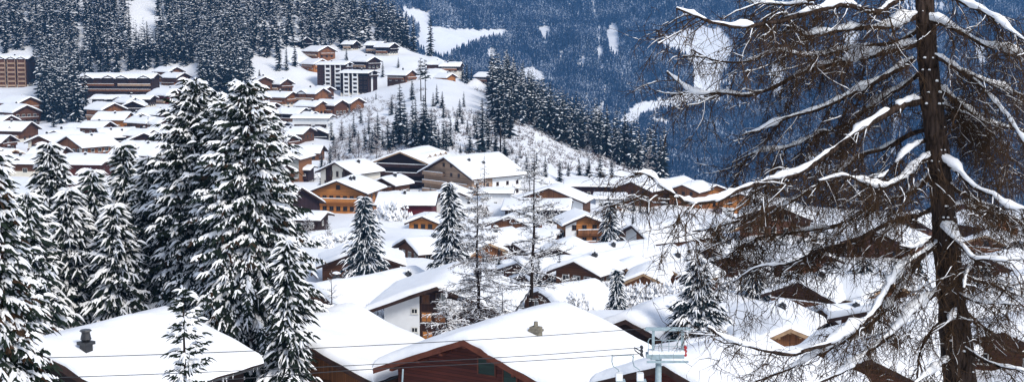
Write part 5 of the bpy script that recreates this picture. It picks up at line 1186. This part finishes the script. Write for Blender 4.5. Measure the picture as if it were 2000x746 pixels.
def along(c, per, lo=0.1):
    n_ = c.shape[0]; m_ = c.shape[1] - 1; b = np.repeat(np.arange(n_), per); s = rng.uniform(lo, 1, len(b)) * m_; i = np.clip(s.astype(int), 0, m_ - 1); f = (s - i)[:, None]
    return b, c[b, i] * (1 - f) + c[b, i+1] * f, unit(c[b, i+1] - c[b, i])
b, o2, t2 = along(c1, 13)
v, q, c2 = twigs(o2, t2 * 0.5 + rng.normal(0, 0.6, (len(b), 3)) + np.array([0, 0, -0.22]), rng.uniform(0.2, 0.8, len(b)), 0.0072, 4, rng, 0.38, 0.5); A.add(v - org, q, m=0)
b3, o3, t3 = along(c2, 3)
v, q, c3 = twigs(o3, t3 * 0.4 + rng.normal(0, 0.7, (len(b3), 3)) + np.array([0, 0, -0.3]), rng.uniform(0.08, 0.32, len(b3)), 0.0052, 2, rng, 0.3, 0.8); A.add(v - org, q, m=0)
# short spurs straight off the main boughs
for c in PB:
    k = int(len(c) * 1.6); ii = rng.integers(0, len(c), k)
    v, q, cx = twigs(c[ii], rng.normal(0, 0.6, (k, 3)) + np.array([0, 0, -0.7]), rng.uniform(0.15, 0.7, k), 0.007, 4, rng, 0.3, 0.8); A.add(v - org, q, m=0)
tw_ = A.build('twigs', ['twig'], lar); tw_['kind'] = 'stuff'
A = Acc()
def snow_lines(cc, base, thr, up_, sub):
    # snow lying in unbroken lines along the upper side of twigs, with gaps where it has dropped
    m_ = cc.shape[1]; tt_ = np.linspace(0, m_ - 1, sub); i_ = np.clip(tt_.astype(int), 0, m_ - 2); f_ = (tt_ - i_)[None, :, None]
    c_ = cc[:, i_] * (1 - f_) + cc[:, i_ + 1] * f_; d_ = np.gradient(c_, axis=1); d_ = unit(d_); n_ = len(c_)
    ph = rng.uniform(0, 6.28, (n_, 1)); k_ = np.sin(np.linspace(0, 7, sub)[None] + ph) + 0.7 * np.sin(np.linspace(0, 19, sub)[None] + ph * 3) + rng.normal(0, 0.25, (n_, sub))
    steep = np.clip(1.25 - np.abs(d_[:, :, 2]) * 1.3, 0, 1)
    r_ = base * np.clip(k_ - thr, 0, 0.8)**0.5 * steep * rng.uniform(0.7, 1.3, (n_, sub)) * np.linspace(1.25, 0.6, sub)[None]
    r_[:, -1] = 0; r_[:, 0] *= 0.3
    c_ = c_ + np.array([0, 0, 1.0]) * (r_ * 0.8 - (r_ < 1e-4) * 0.004 + up_ * (r_ > 1e-4))[:, :, None]
    a_ = unit(np.cross(d_, np.array([0, 0, 1.0]) + 1e-3)); b_ = np.cross(a_, d_)
    R_ = np.stack([c_ + r_[:, :, None] * (math.cos(t__) * a_ + math.sin(t__) * b_) for t__ in (0.2, 1.57, 2.94, 4.71)], 2)
    base_ = (np.arange(n_) * sub * 4)[:, None, None]
    q_ = np.array([[i*4+j, i*4+(j+1) % 4, (i+1)*4+(j+1) % 4, (i+1)*4+j] for i in range(sub - 1) for j in range(4)])
    # leave out the stretches without snow
    liv = np.repeat((r_[:, :-1] + r_[:, 1:]) > 1e-4, 4, axis=1)
    A.add(R_.reshape(-1, 3) - org, (q_[None] + base_)[liv].reshape(-1, 4))
snow_lines(c1, 0.017, -0.2, 0.006, 20)
pick = rng.random(len(c2)) < 0.30
snow_lines(c2[pick], 0.009, 0.3, 0.004, 9)
s_ = A.build('twig_snow', ['snow_tree'], tw_); s_['kind'] = 'stuff'
print('larch side boughs', len(S0), 'twigs', len(b), len(b3))
# snow clots caught in the bark
A = Acc()
for k in range(60):
    i = rng.integers(8, 58); th = rng.uniform(-2.6, -0.5); c = tl_[i]; r = hw[i]
    p = c + np.array([math.cos(th) * r * 1.0, math.sin(th) * r * 1.0, 0]); s = rng.uniform(0.01, 0.035)
    A.tube(rel(np.array([p + [-s, 0, 0.0], p + [-s*.3, -s*.2, s*.35], p + [s*.5, -s*.2, s*.3], p + [s, 0, -0.01]])), [s*.2, s*.75, s*.7, s*.2], 6)
A.build('bark_snow', ['snow_tree'], lar, True)['kind'] = 'stuff'

# ---------------------------------------------------------------- ski lift pylon, cables and chairs
PD = 74.0
def lp(px_, py_, d=PD): return P(px_, py_, d)
o_ = lp(1287, 640); s = PD / FPX; gz = float(ground_z(o_.x, o_.y))
py_ = empty('lift_pylon', (o_.x, PD, gz)); tag(py_, 'pale blue steel ski lift pylon with work platform beside the red-brown house', 'pylon')
def X(px_): return (px_ - 1287) * s * 1.0
def Z(y_): return lp(1287, y_).z - gz
Acc().tube([(0, 0, -1), (0, 0, Z(690))], [0.19, 0.16], 14).build('mast', ['pylon'], py_, True)
A = Acc(); A.box(X(1262), X(1337), -0.32, 0.32, Z(697), Z(689)); A.box(X(1262), X(1345), -0.40, -0.325, Z(705), Z(701)); A.box(X(1270), X(1290), -0.3, 0.3, Z(700), Z(697) - 0.003); A.build('platform', ['pylon'], py_)
Acc().box(X(1266), X(1338), -0.34, 0.34, Z(689) + 0.003, Z(683)).build('snow', ['snow'], py_)
A = Acc(); A.box(X(1260), X(1350), -0.10, 0.10, Z(645), Z(639)); A.build('top_beam', ['pylon'], py_)
for xx in (1276, 1334): Acc().box(X(xx)-.07, X(xx)+.07, -0.07, 0.07, Z(683), Z(645) - 0.003).build('upright', ['pylon'], py_)
A = Acc()
for xx in (1292, 1306, 1322): A.tube([(X(xx), -0.33, Z(686)), (X(xx), -0.33, Z(661))], 0.02, 5)
A.tube([(X(1276), -0.33, Z(661)), (X(1334), -0.33, Z(661))], 0.02, 5); A.tube([(X(1276), -0.33, Z(673)), (X(1334), -0.33, Z(673))], 0.016, 5)
A.tube([(X(1266), -0.2, Z(685)), (X(1265), -0.2, Z(664)), (X(1268), -0.2, Z(659)), (X(1272), -0.2, Z(659))], 0.025, 5); A.build('railing', ['pylon'], py_)
for xx in (1253, 1340):
    w = Acc()
    for k in range(3):
        zc = Z(684) + 0.18 - k * 0.2; w.tube([(X(xx), -0.12, zc), (X(xx), 0.12, zc)], [0.09, 0.09], 10)
    w.build('sheave_wheels', ['metal' if xx < 1300 else 'redpaint'], py_)
A = Acc(); A.tube([(X(1253), 0, Z(686)), (X(1238), 0, Z(678)), (X(1240), 0, Z(684)), (X(1258), 0, Z(697))], 0.035, 6); A.build('cable_guide', ['metal'], py_, True)
A = Acc(); A.tube([(X(1196), -.1, Z(694)), (X(1200), -.1, Z(693)), (X(1232), -.1, Z(692)), (X(1238), -.1, Z(697))], 0.03, 6); A.build('guide_rail', ['pylon'], py_, True)
for xx, lb in ((1196, 'ski lift chair hanger with white seat back, left of the pair'), (1237, 'ski lift chair hanger with white seat back, nearer the pylon')):
    c = empty('lift_chair', lp(xx, 692, PD - 0.4)); tag(c, lb, 'lift chair', 'lift chairs')
    zz = lambda y_: lp(xx, y_, PD).z - c.location.z
    Acc().tube([(0, 0, 0), (-.02, 0, zz(702)), (0.05, 0, zz(711)), (.33, 0, zz(718)), (.36, 0, zz(722))], 0.03, 6).build('hanger', ['pylon'], c, True)
    A = Acc(); A.box(.2, .55, -.22, .22, zz(738), zz(724)); A.build('seat_back', ['white'], c)
    Acc().box(.2, .7, -.3, .3, zz(741), zz(738) - .003).build('seat', ['pylon'], c)
for j, (cp, lb) in enumerate([([(-30,701),(300,692),(667,677),(1000,659),(1262,641)], 'uppermost thin steel cable crossing the foreground roofs'), ([(-30,741),(300,730),(667,714),(1000,696),(1255,678)], 'middle thin steel cable crossing the foreground roofs'), ([(150,757),(420,742),(697,722),(1000,706),(1255,690)], 'lowest thin steel cable crossing the foreground roofs')]):
    pts = [list(P(a_, b_, 56 + 18 * (i / (len(cp) - 1)))) for i, (a_, b_) in enumerate(cp)]
    c = smoothline(pts, 30); o = Acc().tube(c, 0.019, 5).build('cable', ['cable'], smooth=True); tag(o, lb, 'cable', 'steel cables of the lift')
# pole that carries the cables at the left eave of the red-brown house
p = P(787, 720, 82); o = Acc().tube([(0.0, 0, 0), (-.1, 0, -1.6), (0.25, 0, -2.2)], 0.05, 6).build('drain_pipe', ['pylon'], smooth=True); o.location = p; tag(o, 'pale metal downpipe under the left eave of the red-brown house', 'pipe')
# shutters of the big red-brown house: two pairs on the gable
root = [o for o in bpy.data.objects if o.name.startswith('log_house')][0]
for (u, z_, w_) in ((1.0, 4.35, 1.25), (2.8, 3.95, 0.95)):
    A = Acc().box(u - w_/2, u + w_/2, -0.075, -0.01, z_ - .55, z_ + .45); sh_ = A.build('shutter', ['shutter_green'], root)
    A = Acc(); 
    for x0, x1, z0, z1 in ((u-w_/2-.1, u+w_/2+.1, z_+.455, z_+.55), (u-w_/2-.1, u+w_/2+.1, z_-.65, z_-.555), (u-w_/2-.1, u-w_/2-.004, z_-.55, z_+.45), (u+w_/2+.004, u+w_/2+.1, z_-.55, z_+.45)): A.box(x0, x1, -0.10, -0.01, z0, z1)
    A.build('shutter_frame', ['fascia_red'], sh_)
A = Acc(); A.box(6.205, 6.28, 9.0, 11.0, 0.2, 1.5); A.build('side_window', ['shutter_green'], root)
# hanging cloth banner near the honey and white chalet
p = P(1121, 424, 325); o = Acc().box(-1.5, 1.5, -.03, .03, -3.5, 1.6).build('banner', ['banner']); o.location = p; o.rotation_euler = (0, 0, 0.3); tag(o, 'light blue and white cloth screen left of the honey and white chalet', 'banner')

# ---------------------------------------------------------------- the air
hz = Acc().box(-4300, 4300, -155, 4640, -470, 760).build('haze', ['snow']); tag(hz, kind='stuff')
hm = bpy.data.materials.new('haze'); hm.use_nodes = True; nt = hm.node_tree; nt.nodes.clear()
vo = nt.nodes.new('ShaderNodeVolumePrincipled'); vo.inputs['Color'].default_value = (0.19, 0.48, 1.0, 1); vo.inputs['Density'].default_value = 0.000104
ou = nt.nodes.new('ShaderNodeOutputMaterial'); nt.links.new(vo.outputs[0], ou.inputs['Volume'])
hz.data.materials.clear(); hz.data.materials.append(hm)
